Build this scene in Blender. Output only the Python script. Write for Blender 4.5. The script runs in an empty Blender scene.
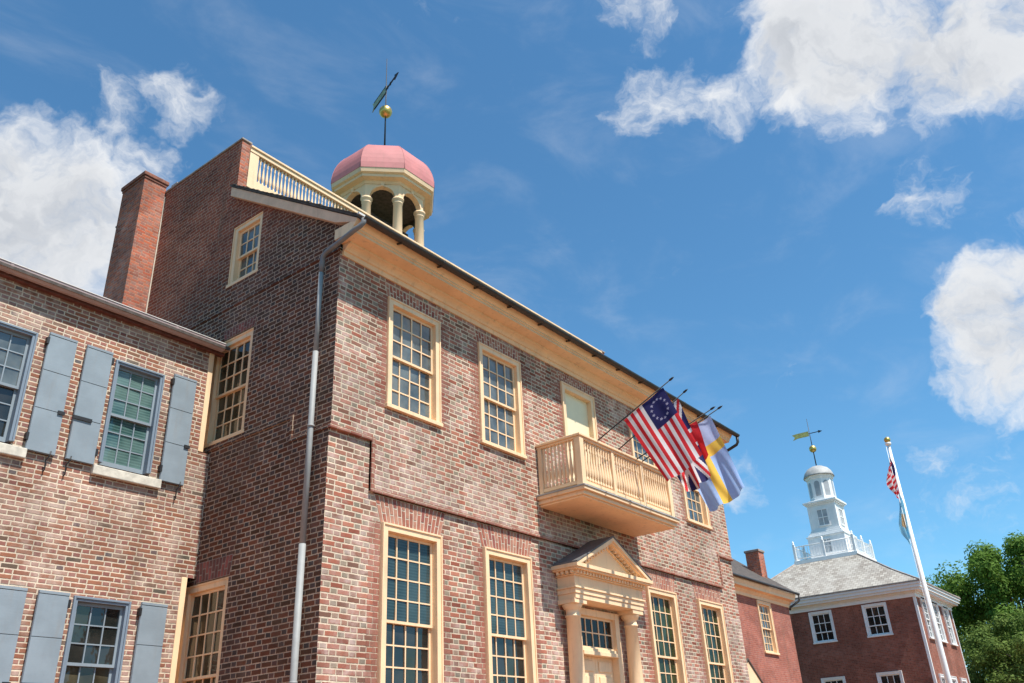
import bpy, bmesh, math, random
from mathutils import Vector, Matrix
random.seed(7)
scene = bpy.context.scene
R = math.radians

# ------------------------------------------------------------------ camera
cam_d = bpy.data.cameras.new('camera')
cam = bpy.data.objects.new('camera', cam_d)
scene.collection.objects.link(cam)
cam_d.sensor_width = 36.0
cam_d.lens = 855.55 / 1024 * 36.0
cam_d.clip_end = 2000
cr = Vector((0.6148104, -0.78735648, -0.04558438))
cu = Vector((-0.32760718, -0.30753498, 0.89336206))
cw = Vector((0.7174132, 0.53431452, 0.44701934))
m3 = Matrix((cr, cu, -cw)).transposed()
cam.matrix_world = Matrix.Translation((-8.765, -10.346, 0.340)) @ m3.to_4x4()
scene.camera = cam

# ------------------------------------------------------------------ sun, sky, exposure
SUN_EL = 61.0
sun_d = bpy.data.lights.new('sun', 'SUN')
sun_d.energy = 5.0
sun_d.angle = R(0.53)
sun_d.color = (1.0, 0.945, 0.86)
sun = bpy.data.objects.new('sun', sun_d)
sun.rotation_euler = (R(90 - SUN_EL), 0, R(-2.4))
scene.collection.objects.link(sun)
scene.view_settings.view_transform = 'Standard'
scene.view_settings.look = 'None'
scene.view_settings.exposure = 0.55
scene.view_settings.gamma = 1.0

world = bpy.data.worlds.new('World')
scene.world = world
world.use_nodes = True


class NT:
    """small helper for wiring shader nodes"""
    def __init__(s, tree):
        s.t = tree
        s.n = tree.nodes
        s.l = tree.links

    def node(s, typ, **kw):
        n = s.n.new(typ)
        for k, v in kw.items():
            setattr(n, k, v)
        return n

    def put(s, sock, v):
        if hasattr(v, 'is_linked'):
            s.l.new(v, sock)
        else:
            sock.default_value = v

    def m(s, op, a, b=None, c=None, clamp=False):
        n = s.node('ShaderNodeMath', operation=op, use_clamp=clamp)
        s.put(n.inputs[0], a)
        if b is not None: s.put(n.inputs[1], b)
        if c is not None: s.put(n.inputs[2], c)
        return n.outputs[0]

    def vm(s, op, a, b=None):
        n = s.node('ShaderNodeVectorMath', operation=op)
        s.put(n.inputs[0], a)
        if b is not None: s.put(n.inputs[1], b)
        return n.outputs['Value'] if op in ('DOT_PRODUCT', 'LENGTH', 'DISTANCE') else n.outputs[0]

    def mapr(s, v, a, b, c=0.0, d=1.0, smooth=True):
        n = s.node('ShaderNodeMapRange', interpolation_type='SMOOTHSTEP' if smooth else 'LINEAR')
        s.put(n.inputs[0], v); s.put(n.inputs[1], a); s.put(n.inputs[2], b)
        s.put(n.inputs[3], c); s.put(n.inputs[4], d)
        return n.outputs[0]

    def mix(s, f, a, b, mode='MIX'):
        n = s.node('ShaderNodeMix', data_type='RGBA', blend_type=mode)
        s.put(n.inputs[0], f)
        s.put(n.inputs[6], a if hasattr(a, 'is_linked') else (*a, 1))
        s.put(n.inputs[7], b if hasattr(b, 'is_linked') else (*b, 1))
        return n.outputs[2]

    def fmix(s, f, a, b):
        n = s.node('ShaderNodeMix', data_type='FLOAT')
        s.put(n.inputs[0], f); s.put(n.inputs[2], a); s.put(n.inputs[3], b)
        return n.outputs[0]

    def noise(s, vec, scale, detail=3, rough=0.55, dist=0.0):
        n = s.node('ShaderNodeTexNoise')
        if vec is not None: s.put(n.inputs['Vector'], vec)
        n.inputs['Scale'].default_value = scale
        n.inputs['Detail'].default_value = detail
        n.inputs['Roughness'].default_value = rough
        n.inputs['Distortion'].default_value = dist
        return n.outputs[0]

    def ramp(s, v, stops):
        n = s.node('ShaderNodeValToRGB')
        el = n.color_ramp.elements
        while len(el) < len(stops): el.new(0.5)
        for e, (p, c) in zip(el, stops):
            e.position = p; e.color = (*c, 1)
        s.put(n.inputs[0], v)
        return n.outputs[0]

    def xyz(s, v):
        n = s.node('ShaderNodeSeparateXYZ'); s.put(n.inputs[0], v)
        return n.outputs

    def cxyz(s, x, y, z):
        n = s.node('ShaderNodeCombineXYZ')
        s.put(n.inputs[0], x); s.put(n.inputs[1], y); s.put(n.inputs[2], z)
        return n.outputs[0]


def build_sky():
    w = NT(world.node_tree)
    for n in list(w.n): w.n.remove(n)
    out = w.node('ShaderNodeOutputWorld')
    sky = w.node('ShaderNodeTexSky', sky_type='NISHITA')
    sky.sun_disc = False
    sky.sun_elevation = R(SUN_EL)
    sky.sun_rotation = R(182.4)
    sky.altitude = 0.0
    sky.air_density = 1.0
    sky.dust_density = 0.25
    sky.ozone_density = 1.6
    bg = w.node('ShaderNodeBackground')
    w.l.new(w.mix(1.0, sky.outputs[0], (0.56, 0.96, 1.09), 'MULTIPLY'), bg.inputs[0])
    bg.inputs[1].default_value = 0.112
    gen = w.node('ShaderNodeTexCoord').outputs['Generated']
    d = w.vm('NORMALIZE', gen)
    # clouds stand in fixed compass directions; (direction, angular radius, weight)
    blobs = [((0.7388, 0.1321, 0.6665), .07, 1), ((0.7467, 0.1015, 0.6574), .085, 1),
             ((0.7757, 0.0369, 0.635), .085, 1), ((0.7858, -0.0222, 0.6281), .09, 1), ((0.78, -0.09, 0.62), .08, 1), ((0.70, 0.04, 0.71), .11, 1), ((0.70, 0.13, 0.70), .07, .9),
             ((0.7228, 0.2379, 0.6488), .045, .62), ((0.8115, 0.0532, 0.5819), .03, .7),
             ((0.6343, 0.271, 0.724), .04, .75), ((0.6884, 0.2845, 0.6672), .05, .66), ((0.6942, 0.3228, 0.6433), .03, .55),
             ((0.9163, 0.0667, 0.3977), .055, 1), ((0.9321, 0.0603, 0.3557), .062, 1), ((0.9331, 0.1103, 0.339), .04, .8), ((0.9059, 0.0498, 0.432), .038, .95), ((0.925, 0.005, 0.37), .05, 1),
             ((0.8516, 0.0845, 0.5173), .045, .62), ((0.8767, 0.0191, 0.4806), .03, .55),
             ((0.2732, 0.8050, 0.52), .095, 1), ((0.2427, 0.8093, 0.535), .06, .95), ((0.329, 0.7900, 0.515), .07, .95),
             ((0.3567, 0.7321, 0.5803), .035, .62), ((0.3046, 0.7217, 0.6215), .035, .56), ((0.3445, 0.6818, 0.6454), .042, .64),
             ((0.3292, 0.8227, 0.4634), .055, .8), ((0.20, 0.83, 0.52), .06, 1), ((0.25, 0.85, 0.46), .09, .9), ((0.2287, 0.7749, 0.5902), .03, .6),
             ((0.8941, 0.3524, 0.2764), .034, .62), ((0.9446, 0.1729, 0.2789), .03, .58), ((0.9666, 0.1305, 0.2207), .08, .36),
             # clouds behind the viewer, seen only in the window panes
             ((0.55, -0.75, 0.42), .20, .7), ((0.64, -0.58, 0.50), .16, .8), ((0.75, -0.48, 0.45), .10, .8), ((-0.5, -0.7, 0.5), .2, .6)]
    wn1 = w.node('ShaderNodeTexNoise'); w.put(wn1.inputs['Vector'], d)
    wn1.inputs['Scale'].default_value = 9.0; wn1.inputs['Detail'].default_value = 5; wn1.inputs['Roughness'].default_value = 0.6
    wv = w.vm('MULTIPLY', w.vm('SUBTRACT', wn1.outputs['Color'], (0.5, 0.5, 0.5)), (0.11, 0.11, 0.11))
    dw = w.vm('NORMALIZE', w.vm('ADD', d, wv))
    mask = None
    for (c, r, wt) in blobs:
        v = Vector(c).normalized()
        dt = w.vm('DOT_PRODUCT', dw, tuple(v))
        k = w.mapr(dt, math.cos(r * 1.55), math.cos(r * 0.05), 0.0, wt)
        mask = k if mask is None else w.m('MAXIMUM', mask, k)
    n1 = w.noise(dw, 9.0, 10, 0.62, 0.1)
    n2 = w.noise(w.vm('MULTIPLY', dw, (1.0, 1.0, 1.7)), 26.0, 7, 0.62, 0.1)
    up = w.vm('ADD', dw, (0.0, -0.022, 0.034))
    n1u = w.noise(up, 9.0, 10, 0.62, 0.1)
    nn = w.m('ADD', w.m('MULTIPLY', w.m('SUBTRACT', n1, 0.5), 1.9), w.m('MULTIPLY', w.m('SUBTRACT', n2, 0.5), 0.9))
    dens = w.mapr(w.m('ADD', mask, nn), 0.33, 1.12)
    # faint high cirrus
    st = w.vm('MULTIPLY', d, (2.0, 5.0, 9.0))
    ci = w.mapr(w.noise(st, 1.6, 6, 0.6, 0.4), 0.48, 0.85, 0.0, 0.16)
    dens = w.m('MAXIMUM', w.m('MULTIPLY', dens, 0.97), ci)
    # sunlit upper sides, greyer undersides and thick middles
    relief = w.mapr(w.m('SUBTRACT', n1, n1u), -0.10, 0.12)
    thick = w.mapr(w.m('ADD', mask, w.m('MULTIPLY', w.m('SUBTRACT', n1, 0.5), 0.8)), 0.62, 1.25)
    col = w.mix(w.m('MULTIPLY', thick, w.m('SUBTRACT', 1.0, w.m('MULTIPLY', relief, 0.55))), (0.90, 0.91, 0.92), (0.47, 0.50, 0.55))
    bg2 = w.node('ShaderNodeBackground')
    w.l.new(col, bg2.inputs[0])
    bg2.inputs[1].default_value = 0.72
    mx = w.node('ShaderNodeMixShader')
    w.l.new(dens, mx.inputs[0]); w.l.new(bg.outputs[0], mx.inputs[1]); w.l.new(bg2.outputs[0], mx.inputs[2])
    w.l.new(mx.outputs[0], out.inputs[0])


build_sky()


# ------------------------------------------------------------------ materials
def new_mat(name):
    mt = bpy.data.materials.new(name)
    mt.use_nodes = True
    t = NT(mt.node_tree)
    b = t.n['Principled BSDF']
    return mt, t, b


def worldpos(t):
    return t.node('ShaderNodeNewGeometry').outputs['Position']


def paint(name, col, rough=0.55, var=0.12, bump=0.0, scale=3.0, metal=0.0, dirt=0.0, spec=0.4):
    mt, t, b = new_mat(name)
    p = worldpos(t)
    n = t.noise(p, scale, 5, 0.6)
    lo = tuple(c * (1 - var) for c in col); hi = tuple(min(1, c * (1 + var)) for c in col)
    c = t.mix(t.mapr(n, 0.3, 0.7), lo, hi)
    if dirt:
        st = t.noise(t.vm('MULTIPLY', p, (6, 6, 0.7)), 1.5, 4, 0.6)
        c = t.mix(t.mapr(st, 0.52, 0.8, 0, dirt), c, (0.22, 0.17, 0.12))
    t.put(b.inputs['Base Color'], c)
    b.inputs['Roughness'].default_value = rough
    b.inputs['Metallic'].default_value = metal
    b.inputs['Specular IOR Level'].default_value = spec
    if dirt:
        gr = t.noise(p, 14, 6, 0.7, 0.5)
        c = t.mix(t.mapr(gr, 0.58, 0.78, 0, dirt * 0.9), c, tuple(k * 0.55 for k in col))
        t.put(b.inputs['Base Color'], c)
        b2 = t.node('ShaderNodeBump'); b2.inputs['Strength'].default_value = 0.25; b2.inputs['Distance'].default_value = 0.004
        t.put(b2.inputs['Height'], t.noise(t.vm('MULTIPLY', p, (5, 5, 40)), 1.0, 4, 0.7)); t.l.new(b2.outputs[0], b.inputs['Normal'])
    if bump:
        bp = t.node('ShaderNodeBump'); bp.inputs['Strength'].default_value = 0.35; bp.inputs['Distance'].default_value = bump
        t.put(bp.inputs['Height'], t.noise(p, 35, 4, 0.6)); t.l.new(bp.outputs[0], b.inputs['Normal'])
    return mt


def brick(name, stretch, head, mortar, P=0.33, s=0.66, ch=0.0745, mw=0.014, weather=0.3, wcol=(0.5, 0.42, 0.38), vary=0.0,
          seed=0.0, dark=0.0, running=False, headsome=1.0, painted_shade=0.0, newer=0.0):
    """stretchers and headers laid in alternating rows; every brick has its own tone"""
    mt, t, b = new_mat(name)
    geo = t.node('ShaderNodeNewGeometry')
    pos = geo.outputs['Position']; nor = geo.outputs['Normal']
    px, py, pz = t.xyz(pos)
    nx, ny, nz = t.xyz(nor)
    side = t.m('GREATER_THAN', t.m('ABSOLUTE', nx), 0.6)
    u = t.fmix(side, px, py)
    wob = t.m('MULTIPLY', t.m('SUBTRACT', t.noise(pos, 0.9, 2), 0.5), 0.03)
    v = t.m('ADD', pz, wob)
    rowf = t.m('DIVIDE', v, ch)
    row = t.m('FLOOR', rowf); fv = t.m('FRACT', rowf)
    jit = t.node('ShaderNodeTexWhiteNoise', noise_dimensions='1D'); t.put(jit.inputs['W'], t.m('ADD', row, seed))
    uo = t.m('ADD', t.m('ADD', t.m('DIVIDE', u, P), t.m('MULTIPLY', t.m('FLOORED_MODULO', row, 2.0), 0.5)),
             t.m('MULTIPLY', jit.outputs[0], 0.26))
    cell = t.m('FLOOR', uo); fu = t.m('FRACT', uo)
    if running:
        isH = t.m('MULTIPLY', fu, 0.0)
        du = t.m('MULTIPLY', t.m('MINIMUM', fu, t.m('SUBTRACT', 1.0, fu)), P)
    else:
        isH = t.m('GREATER_THAN', fu, s)
        ds = t.m('MINIMUM', fu, t.m('SUBTRACT', s, fu))
        dh = t.m('MINIMUM', t.m('SUBTRACT', fu, s), t.m('SUBTRACT', 1.0, fu))
        du = t.m('MULTIPLY', t.fmix(isH, ds, dh), P)
    dv = t.m('MULTIPLY', t.m('MINIMUM', fv, t.m('SUBTRACT', 1.0, fv)), ch)
    rag = t.m('MULTIPLY', t.m('SUBTRACT', t.noise(pos, 20, 3, 0.65), 0.5), 0.018)
    dd = t.m('ADD', t.m('MINIMUM', du, dv), rag)
    mort = t.mapr(dd, mw * 0.28, mw * 0.72, 1.0, 0.0)
    wn = t.node('ShaderNodeTexWhiteNoise', noise_dimensions='3D')
    t.put(wn.inputs['Vector'], t.cxyz(t.m('ADD', cell, t.m('MULTIPLY', isH, 0.37)), row, seed))
    rnd = wn.outputs[0]
    wn2 = t.node('ShaderNodeTexWhiteNoise', noise_dimensions='3D')
    t.put(wn2.inputs['Vector'], t.cxyz(t.m('ADD', cell, t.m('MULTIPLY', isH, 0.37)), row, seed + 5.3))
    cs = t.ramp(rnd, stretch)
    chd = t.ramp(rnd, head)
    hsel = t.m('MULTIPLY', isH, t.m('LESS_THAN', wn2.outputs[0], headsome))
    col = t.mix(hsel, cs, chd)
    big = t.noise(pos, 0.55, 5, 0.62, 0.4)
    mid = t.noise(pos, 4.0, 5, 0.65)
    fine = t.noise(pos, 60.0, 3, 0.6)
    # mottled faces
    col = t.mix(t.mapr(fine, 0.35, 0.75, 0.0, 0.30), col, (0.16, 0.09, 0.075))
    mcol = t.mix(t.mapr(mid, 0.3, 0.7), tuple(c * 0.82 for c in mortar), mortar)
    # pale bloom left on the bricks in patches, brick by brick
    if weather:
        wf = t.m('ADD', t.m('MULTIPLY', t.mapr(big, 0.36, 0.66), 0.8), t.m('MULTIPLY', t.m('SUBTRACT', wn2.outputs[0], 0.5), 0.7))
        wf = t.m('MULTIPLY', t.m('MULTIPLY', t.mapr(wf, 0.05, 0.9), t.mapr(mid, 0.3, 0.65)), weather, clamp=True)
        col = t.mix(wf, col, wcol)
    if painted_shade:  # patchy darkening that puts the side wall's shade into the colour
        sf = t.mapr(t.noise(pos, 0.35, 4, 0.6, 0.6), 0.42, 0.68, 0.0, painted_shade)
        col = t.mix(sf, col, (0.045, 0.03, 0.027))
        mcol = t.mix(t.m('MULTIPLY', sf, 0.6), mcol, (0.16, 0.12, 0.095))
    c = t.mix(mort, col, mcol)
    if newer:
        # the upper gable was rebuilt in redder brick
        nf = t.mapr(t.m('ADD', t.m('ADD', pz, t.m('MULTIPLY', py, 0.35)), t.m('MULTIPLY', big, 2.0)), 11.2, 13.2, 0.0, newer)
        c = t.mix(t.m('MULTIPLY', nf, t.m('SUBTRACT', 1.0, t.m('MULTIPLY', mort, 0.5))), c, t.ramp(rnd, [(0, (0.30, 0.065, 0.035)), (0.6, (0.40, 0.11, 0.06)), (1, (0.22, 0.05, 0.032))]))
    # broad drifts of darker and paler wall
    tone = t.mapr(t.noise(pos, 0.8, 6, 0.65, 0.8), 0.28, 0.72, 0.72, 1.16)
    c = t.mix(1.0, c, t.cxyz(tone, tone, tone), 'MULTIPLY')
    stain = t.noise(t.vm('MULTIPLY', pos, (1.6, 1.6, 0.25)), 1.0, 5, 0.6, 0.3)
    c = t.mix(t.mapr(stain, 0.56, 0.80, 0.0, 0.45), c, (0.13, 0.085, 0.06))
    t.put(b.inputs['Base Color'], c)
    b.inputs['Roughness'].default_value = 0.9
    b.inputs['Specular IOR Level'].default_value = 0.2
    bp = t.node('ShaderNodeBump'); bp.inputs['Strength'].default_value = 0.8; bp.inputs['Distance'].default_value = 0.008
    h = t.m('ADD', t.m('SUBTRACT', 1.0, mort), t.m('MULTIPLY', fine, 0.5))
    t.put(bp.inputs['Height'], h); t.l.new(bp.outputs[0], b.inputs['Normal'])
    return mt


RED = [(0.0, (0.227, 0.068, 0.044)), (0.25, (0.373, 0.115, 0.070)), (0.5, (0.413, 0.165, 0.108)), (0.75, (0.307, 0.123, 0.083)), (1.0, (0.173, 0.092, 0.064))]
GREY = [(0.0, (0.189, 0.171, 0.129)), (0.45, (0.315, 0.256, 0.185)), (0.75, (0.328, 0.160, 0.112)), (1.0, (0.214, 0.107, 0.077))]
M = {}
M['front'] = brick('front_brick', RED, GREY, (0.66, 0.545, 0.41), P=0.40, s=0.655, ch=0.090, weather=1.0, wcol=(0.50, 0.37, 0.325), mw=0.021)
DRED = [(0.0, (0.107, 0.035, 0.016)), (0.3, (0.178, 0.056, 0.026)), (0.6, (0.133, 0.051, 0.025)), (1.0, (0.067, 0.033, 0.016))]  # dark red bricks, darkened further to put the wall's shade into the colour
M['side'] = brick('side_brick', DRED, [(0, (0.05, 0.045, 0.043)), (1, (0.13, 0.065, 0.052))], (0.52, 0.385, 0.285), P=0.39, s=0.655, ch=0.087, weather=0.12, mw=0.018, seed=3, painted_shade=0.5, newer=0.6)
WRED = [(0.0, (0.228, 0.084, 0.049)), (0.35, (0.342, 0.140, 0.082)), (0.7, (0.296, 0.135, 0.085)), (0.9, (0.182, 0.096, 0.062)), (1.0, (0.091, 0.084, 0.064))]
M['west'] = brick('west_brick', WRED, [(0, (0.22, 0.09, 0.075)), (0.8, (0.34, 0.14, 0.11)), (1, (0.10, 0.10, 0.105))], (0.66, 0.55, 0.42), P=0.38, s=0.665, ch=0.078, weather=0.95,
                  wcol=(0.48, 0.355, 0.295), mw=0.020, seed=9)
ERED = [(0.0, (0.33, 0.10, 0.07)), (0.5, (0.40, 0.13, 0.09)), (1.0, (0.30, 0.10, 0.08))]
M['east'] = brick('east_brick', ERED, ERED, (0.45, 0.27, 0.21), weather=0.2, mw=0.010, seed=21, wcol=(0.45, 0.28, 0.24))
M['hall'] = brick('hall_brick', [(0, (0.24, 0.075, 0.048)), (1, (0.35, 0.115, 0.075))], [(0, (0.19, 0.065, 0.046)), (1, (0.32, 0.115, 0.08))], (0.33, 0.21, 0.16), weather=0.1, mw=0.010, seed=31)
M['chimney'] = brick('chimney_brick', [(0, (0.44, 0.10, 0.05)), (0.6, (0.52, 0.15, 0.075)), (1, (0.24, 0.065, 0.04))], [(0, (0.30, 0.10, 0.07)), (1, (0.36, 0.16, 0.12))],
                     (0.50, 0.30, 0.22), weather=0.2, mw=0.010, seed=41)
M['redbrick'] = brick('rubbed_brick', [(0, (0.27, 0.085, 0.058)), (1, (0.36, 0.15, 0.105))], [(0, (0.34, 0.085, 0.06)), (1, (0.40, 0.14, 0.10))], (0.56, 0.45, 0.33),
                      P=0.275, running=True, ch=0.09, weather=0.25, mw=0.012, seed=51)
M['arch0'] = paint('arch_brick_red', (0.30, 0.105, 0.07), 0.9, 0.2, scale=9)
M['arch1'] = paint('arch_brick_pink', (0.38, 0.18, 0.125), 0.9, 0.2, scale=9)
M['arch2'] = paint('arch_brick_dark', (0.25, 0.08, 0.065), 0.9, 0.2, scale=9)
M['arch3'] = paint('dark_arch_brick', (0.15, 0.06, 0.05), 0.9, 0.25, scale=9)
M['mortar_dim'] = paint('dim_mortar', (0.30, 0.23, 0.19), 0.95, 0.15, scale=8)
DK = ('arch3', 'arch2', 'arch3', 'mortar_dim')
M['mortar'] = paint('lime_mortar', (0.58, 0.48, 0.38), 0.95, 0.12, scale=8)
M['cream'] = paint('cream_paint', (0.84, 0.59, 0.36), 0.6, 0.07, scale=1.3, dirt=0.34)
M['creamflat'] = paint('cream_shutter_paint', (0.82, 0.70, 0.46), 0.5, 0.04, scale=2.0)
M['taupe'] = paint('taupe_paint', (0.72, 0.47, 0.31), 0.6, 0.10, scale=3.0, dirt=0.2)
M['gutter_taupe'] = paint('taupe_gutter_metal', (0.40, 0.31, 0.30), 0.5, 0.10, scale=2.0)
M['gutter_edge'] = paint('bright_gutter_edge', (0.62, 0.59, 0.56), 0.5, 0.08)
M['gutter_dark'] = paint('dark_gutter_metal', (0.05, 0.043, 0.04), 0.45, 0.2, metal=0.3)
M['spout'] = paint('grey_downspout_metal', (0.28, 0.285, 0.28), 0.6, 0.08, scale=5)
M['elbow'] = paint('dull_grey_elbow', (0.17, 0.17, 0.175), 0.5, 0.12, scale=5)
M['shingle'] = paint('dark_wood_shingle', (0.075, 0.062, 0.055), 0.9, 0.35, scale=7)
M['dome'] = paint('rose_dome_paint', (0.48, 0.17, 0.165), 0.6, 0.12, scale=1.3, dirt=0.25)
M['gold'] = paint('worn_gilding', (0.62, 0.44, 0.13), 0.35, 0.15, scale=6, metal=0.8)
M['iron'] = paint('black_iron', (0.02, 0.02, 0.022), 0.5, 0.2)
M['verdigris'] = paint('weathered_vane_green', (0.30, 0.36, 0.25), 0.6, 0.3, scale=8)
M['blue'] = paint('blue_grey_paint', (0.225, 0.272, 0.308), 0.55, 0.08, scale=2.5, dirt=0.22)
M['bluedark'] = paint('slate_blue_paint', (0.185, 0.232, 0.285), 0.5, 0.06, scale=2.5)
M['stone'] = paint('pale_sill_stone', (0.56, 0.52, 0.44), 0.85, 0.18, bump=0.004, scale=7)
M['white'] = paint('white_paint', (0.80, 0.80, 0.79), 0.5, 0.04, dirt=0.08)
M['lead'] = paint('grey_lead_sheet', (0.36, 0.36, 0.35), 0.6, 0.15)
M['cap'] = paint('grey_coping', (0.30, 0.25, 0.22), 0.85, 0.25, scale=6)
M['redcap'] = paint('weathered_brick_cap', (0.22, 0.085, 0.055), 0.9, 0.3, scale=9)
M['portico_roof'] = paint('slate_grey_hood_roof', (0.13, 0.13, 0.13), 0.8, 0.2)
M['step'] = paint('grey_step_stone', (0.36, 0.34, 0.31), 0.85, 0.15, bump=0.003)
M['curtain'] = paint('pale_curtain', (0.45, 0.43, 0.38), 0.9, 0.15, scale=4)
M['dark'] = paint('shadowed_interior', (0.02, 0.02, 0.02), 0.9, 0.3)


def glass(name, a, b_, scale, ior=1.7, stripes=0.0):
    mt, t, b = new_mat(name)
    p = worldpos(t)
    n = t.noise(p, scale, 3, 0.5)
    c = t.mix(t.mapr(n, 0.35, 0.65), a, b_)
    if stripes:
        z = t.xyz(p)[2]
        sn = t.m('SINE', t.m('MULTIPLY', z, 6.2832 / 0.05))
        c = t.mix(t.mapr(sn, -0.2, 0.8, 0, stripes), c, tuple(min(1, x * 2.2) for x in b_))
    t.put(b.inputs['Base Color'], c)
    b.inputs['Roughness'].default_value = 0.03
    b.inputs['IOR'].default_value = ior
    bp = t.node('ShaderNodeBump'); bp.inputs['Strength'].default_value = 0.18; bp.inputs['Distance'].default_value = 0.02
    t.put(bp.inputs['Height'], t.noise(p, 5.0, 2, 0.5)); t.l.new(bp.outputs[0], b.inputs['Normal'])
    return mt


M['glass'] = glass('old_window_glass', (0.05, 0.062, 0.064), (0.14, 0.16, 0.155), 1.6, 1.75)
M['glass_teal'] = glass('teal_window_glass', (0.020, 0.040, 0.045), (0.045, 0.075, 0.080), 1.2, 1.45, 0.2)
M['glass_dark'] = glass('dark_window_glass', (0.010, 0.013, 0.012), (0.03, 0.03, 0.026), 2.0, 1.6)
M['glass_black'] = glass('black_window_glass', (0.008, 0.008, 0.007), (0.02, 0.018, 0.014), 2.0, 1.3)
M['glass_leaf'] = glass('green_reflection_glass', (0.010, 0.018, 0.010), (0.035, 0.05, 0.02), 3.0, 1.32)  # green reflection of unseen trees painted into the pane colour
M['glass_green'] = glass('green_window_glass', (0.03, 0.075, 0.072), (0.11, 0.18, 0.165), 1.4, 1.6, 0.2)
M['glass_brown'] = glass('brown_window_glass', (0.030, 0.026, 0.016), (0.075, 0.065, 0.040), 2.0, 1.5)

# ------------------------------------------------------------------ mesh helpers
ORG = {}
COL = scene.collection


class MB:
    def __init__(s, xf=None):
        s.v = []; s.f = []; s.mi = []; s.xf = xf; s.sm = []

    def P(s, p):
        s.v.append(s.xf(*p) if s.xf else tuple(p)); return len(s.v) - 1

    def face(s, pts, m=0, smooth=False):
        s.f.append([s.P(p) for p in pts]); s.mi.append(m); s.sm.append(smooth)

    def box(s, a, b, m=0):
        x0, y0, z0 = a; x1, y1, z1 = b
        i = [s.P(p) for p in ((x0, y0, z0), (x1, y0, z0), (x1, y1, z0), (x0, y1, z0), (x0, y0, z1), (x1, y0, z1), (x1, y1, z1), (x0, y1, z1))]
        for q in ((0, 3, 2, 1), (4, 5, 6, 7), (0, 1, 5, 4), (1, 2, 6, 5), (2, 3, 7, 6), (3, 0, 4, 7)):
            s.f.append([i[k] for k in q]); s.mi.append(m); s.sm.append(False)
        return s

    def prism(s, poly, fn, d0, d1, m=0):
        """poly of 2d points; fn(a, b, d) -> xyz"""
        n = len(poly)
        A = [s.P(fn(a, b, d0)) for a, b in poly]; B = [s.P(fn(a, b, d1)) for a, b in poly]
        s.f.append(A[::-1]); s.f.append(B[:]); s.mi += [m, m]; s.sm += [False, False]
        for k in range(n):
            s.f.append([A[k], A[(k + 1) % n], B[(k + 1) % n], B[k]]); s.mi.append(m); s.sm.append(False)
        return s

    def lathe(s, prof, n=16, c=(0, 0, 0), m=0, rot=0.0, smooth=True):
        rings = []
        for (r, z) in prof:
            rings.append([s.P((c[0] + r * math.cos(rot + 2 * math.pi * k / n), c[1] + r * math.sin(rot + 2 * math.pi * k / n), c[2] + z)) for k in range(n)])
        for a, b in zip(rings, rings[1:]):
            for k in range(n):
                s.f.append([a[k], a[(k + 1) % n], b[(k + 1) % n], b[k]]); s.mi.append(m); s.sm.append(smooth)
        s.f.append(rings[0][::-1]); s.f.append(rings[-1][:]); s.mi += [m, m]; s.sm += [False, False]
        return s

    def tube(s, path, r, n=10, m=0, smooth=True):
        path = [Vector(p) for p in path]
        rr = r if isinstance(r, (list, tuple)) else [r] * len(path)
        rings = []
        ref = None
        for i, p in enumerate(path):
            d = (path[min(i + 1, len(path) - 1)] - path[max(i - 1, 0)]).normalized()
            if ref is None:
                ref = Vector((0, 0, 1)) if abs(d.z) < 0.9 else Vector((1, 0, 0))
            a = (ref - d * ref.dot(d)).normalized(); b = d.cross(a); ref = a
            rings.append([s.P(p + a * rr[i] * math.cos(2 * math.pi * k / n) + b * rr[i] * math.sin(2 * math.pi * k / n)) for k in range(n)])
        for a, b in zip(rings, rings[1:]):
            for k in range(n):
                s.f.append([a[k], a[(k + 1) % n], b[(k + 1) % n], b[k]]); s.mi.append(m); s.sm.append(smooth)
        s.f.append(rings[0][::-1]); s.f.append(rings[-1][:]); s.mi += [m, m]; s.sm += [False, False]
        return s

    def ball(s, c, r, m=0, n=20, sz=1.0):
        k = 10
        return s.lathe([(max(1e-4, r * math.sin(math.pi * i / k)), -r * sz * math.cos(math.pi * i / k)) for i in range(k + 1)], n, c, m)

    def build(s, name, mats, parent=None, fix=True, bevel=0.0, origin=None):
        o0 = Vector(ORG.get(parent, (0, 0, 0))) if parent else Vector((0, 0, 0))
        me = bpy.data.meshes.new(name)
        own = Vector(origin) if origin else o0
        me.from_pydata([tuple(Vector(v) - own) for v in s.v], [], s.f)
        if not isinstance(mats, (list, tuple)): mats = [mats]
        for x in mats: me.materials.append(x)
        me.polygons.foreach_set('material_index', s.mi)
        me.polygons.foreach_set('use_smooth', s.sm)
        if fix:
            b = bmesh.new(); b.from_mesh(me)
            bmesh.ops.recalc_face_normals(b, faces=b.faces[:])
            b.to_mesh(me); b.free()
        o = bpy.data.objects.new(name, me); COL.objects.link(o)
        if parent: o.parent = parent
        o.location = own - o0
        ORG[o] = tuple(own)
        if bevel:
            md = o.modifiers.new('soft_edges', 'BEVEL'); md.width = bevel; md.segments = 2; md.limit_method = 'ANGLE'; md.angle_limit = R(40)
        return o


def empty(name, loc, label, cat, group=None):
    o = bpy.data.objects.new(name, None); COL.objects.link(o)
    o.location = loc; ORG[o] = tuple(loc)
    o.empty_display_size = 0.3
    tag(o, label, cat, group)
    return o


def tag(o, label, cat, group=None):
    o['label'] = label; o['category'] = cat
    if group: o['group'] = group


def inst(src, name, parent, loc):
    """another copy of a part at world position loc"""
    c = src.copy(); COL.objects.link(c); c.name = name; c.parent = parent
    c.location = Vector(loc) - Vector(ORG[parent]); ORG[c] = tuple(loc)
    return c


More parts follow.
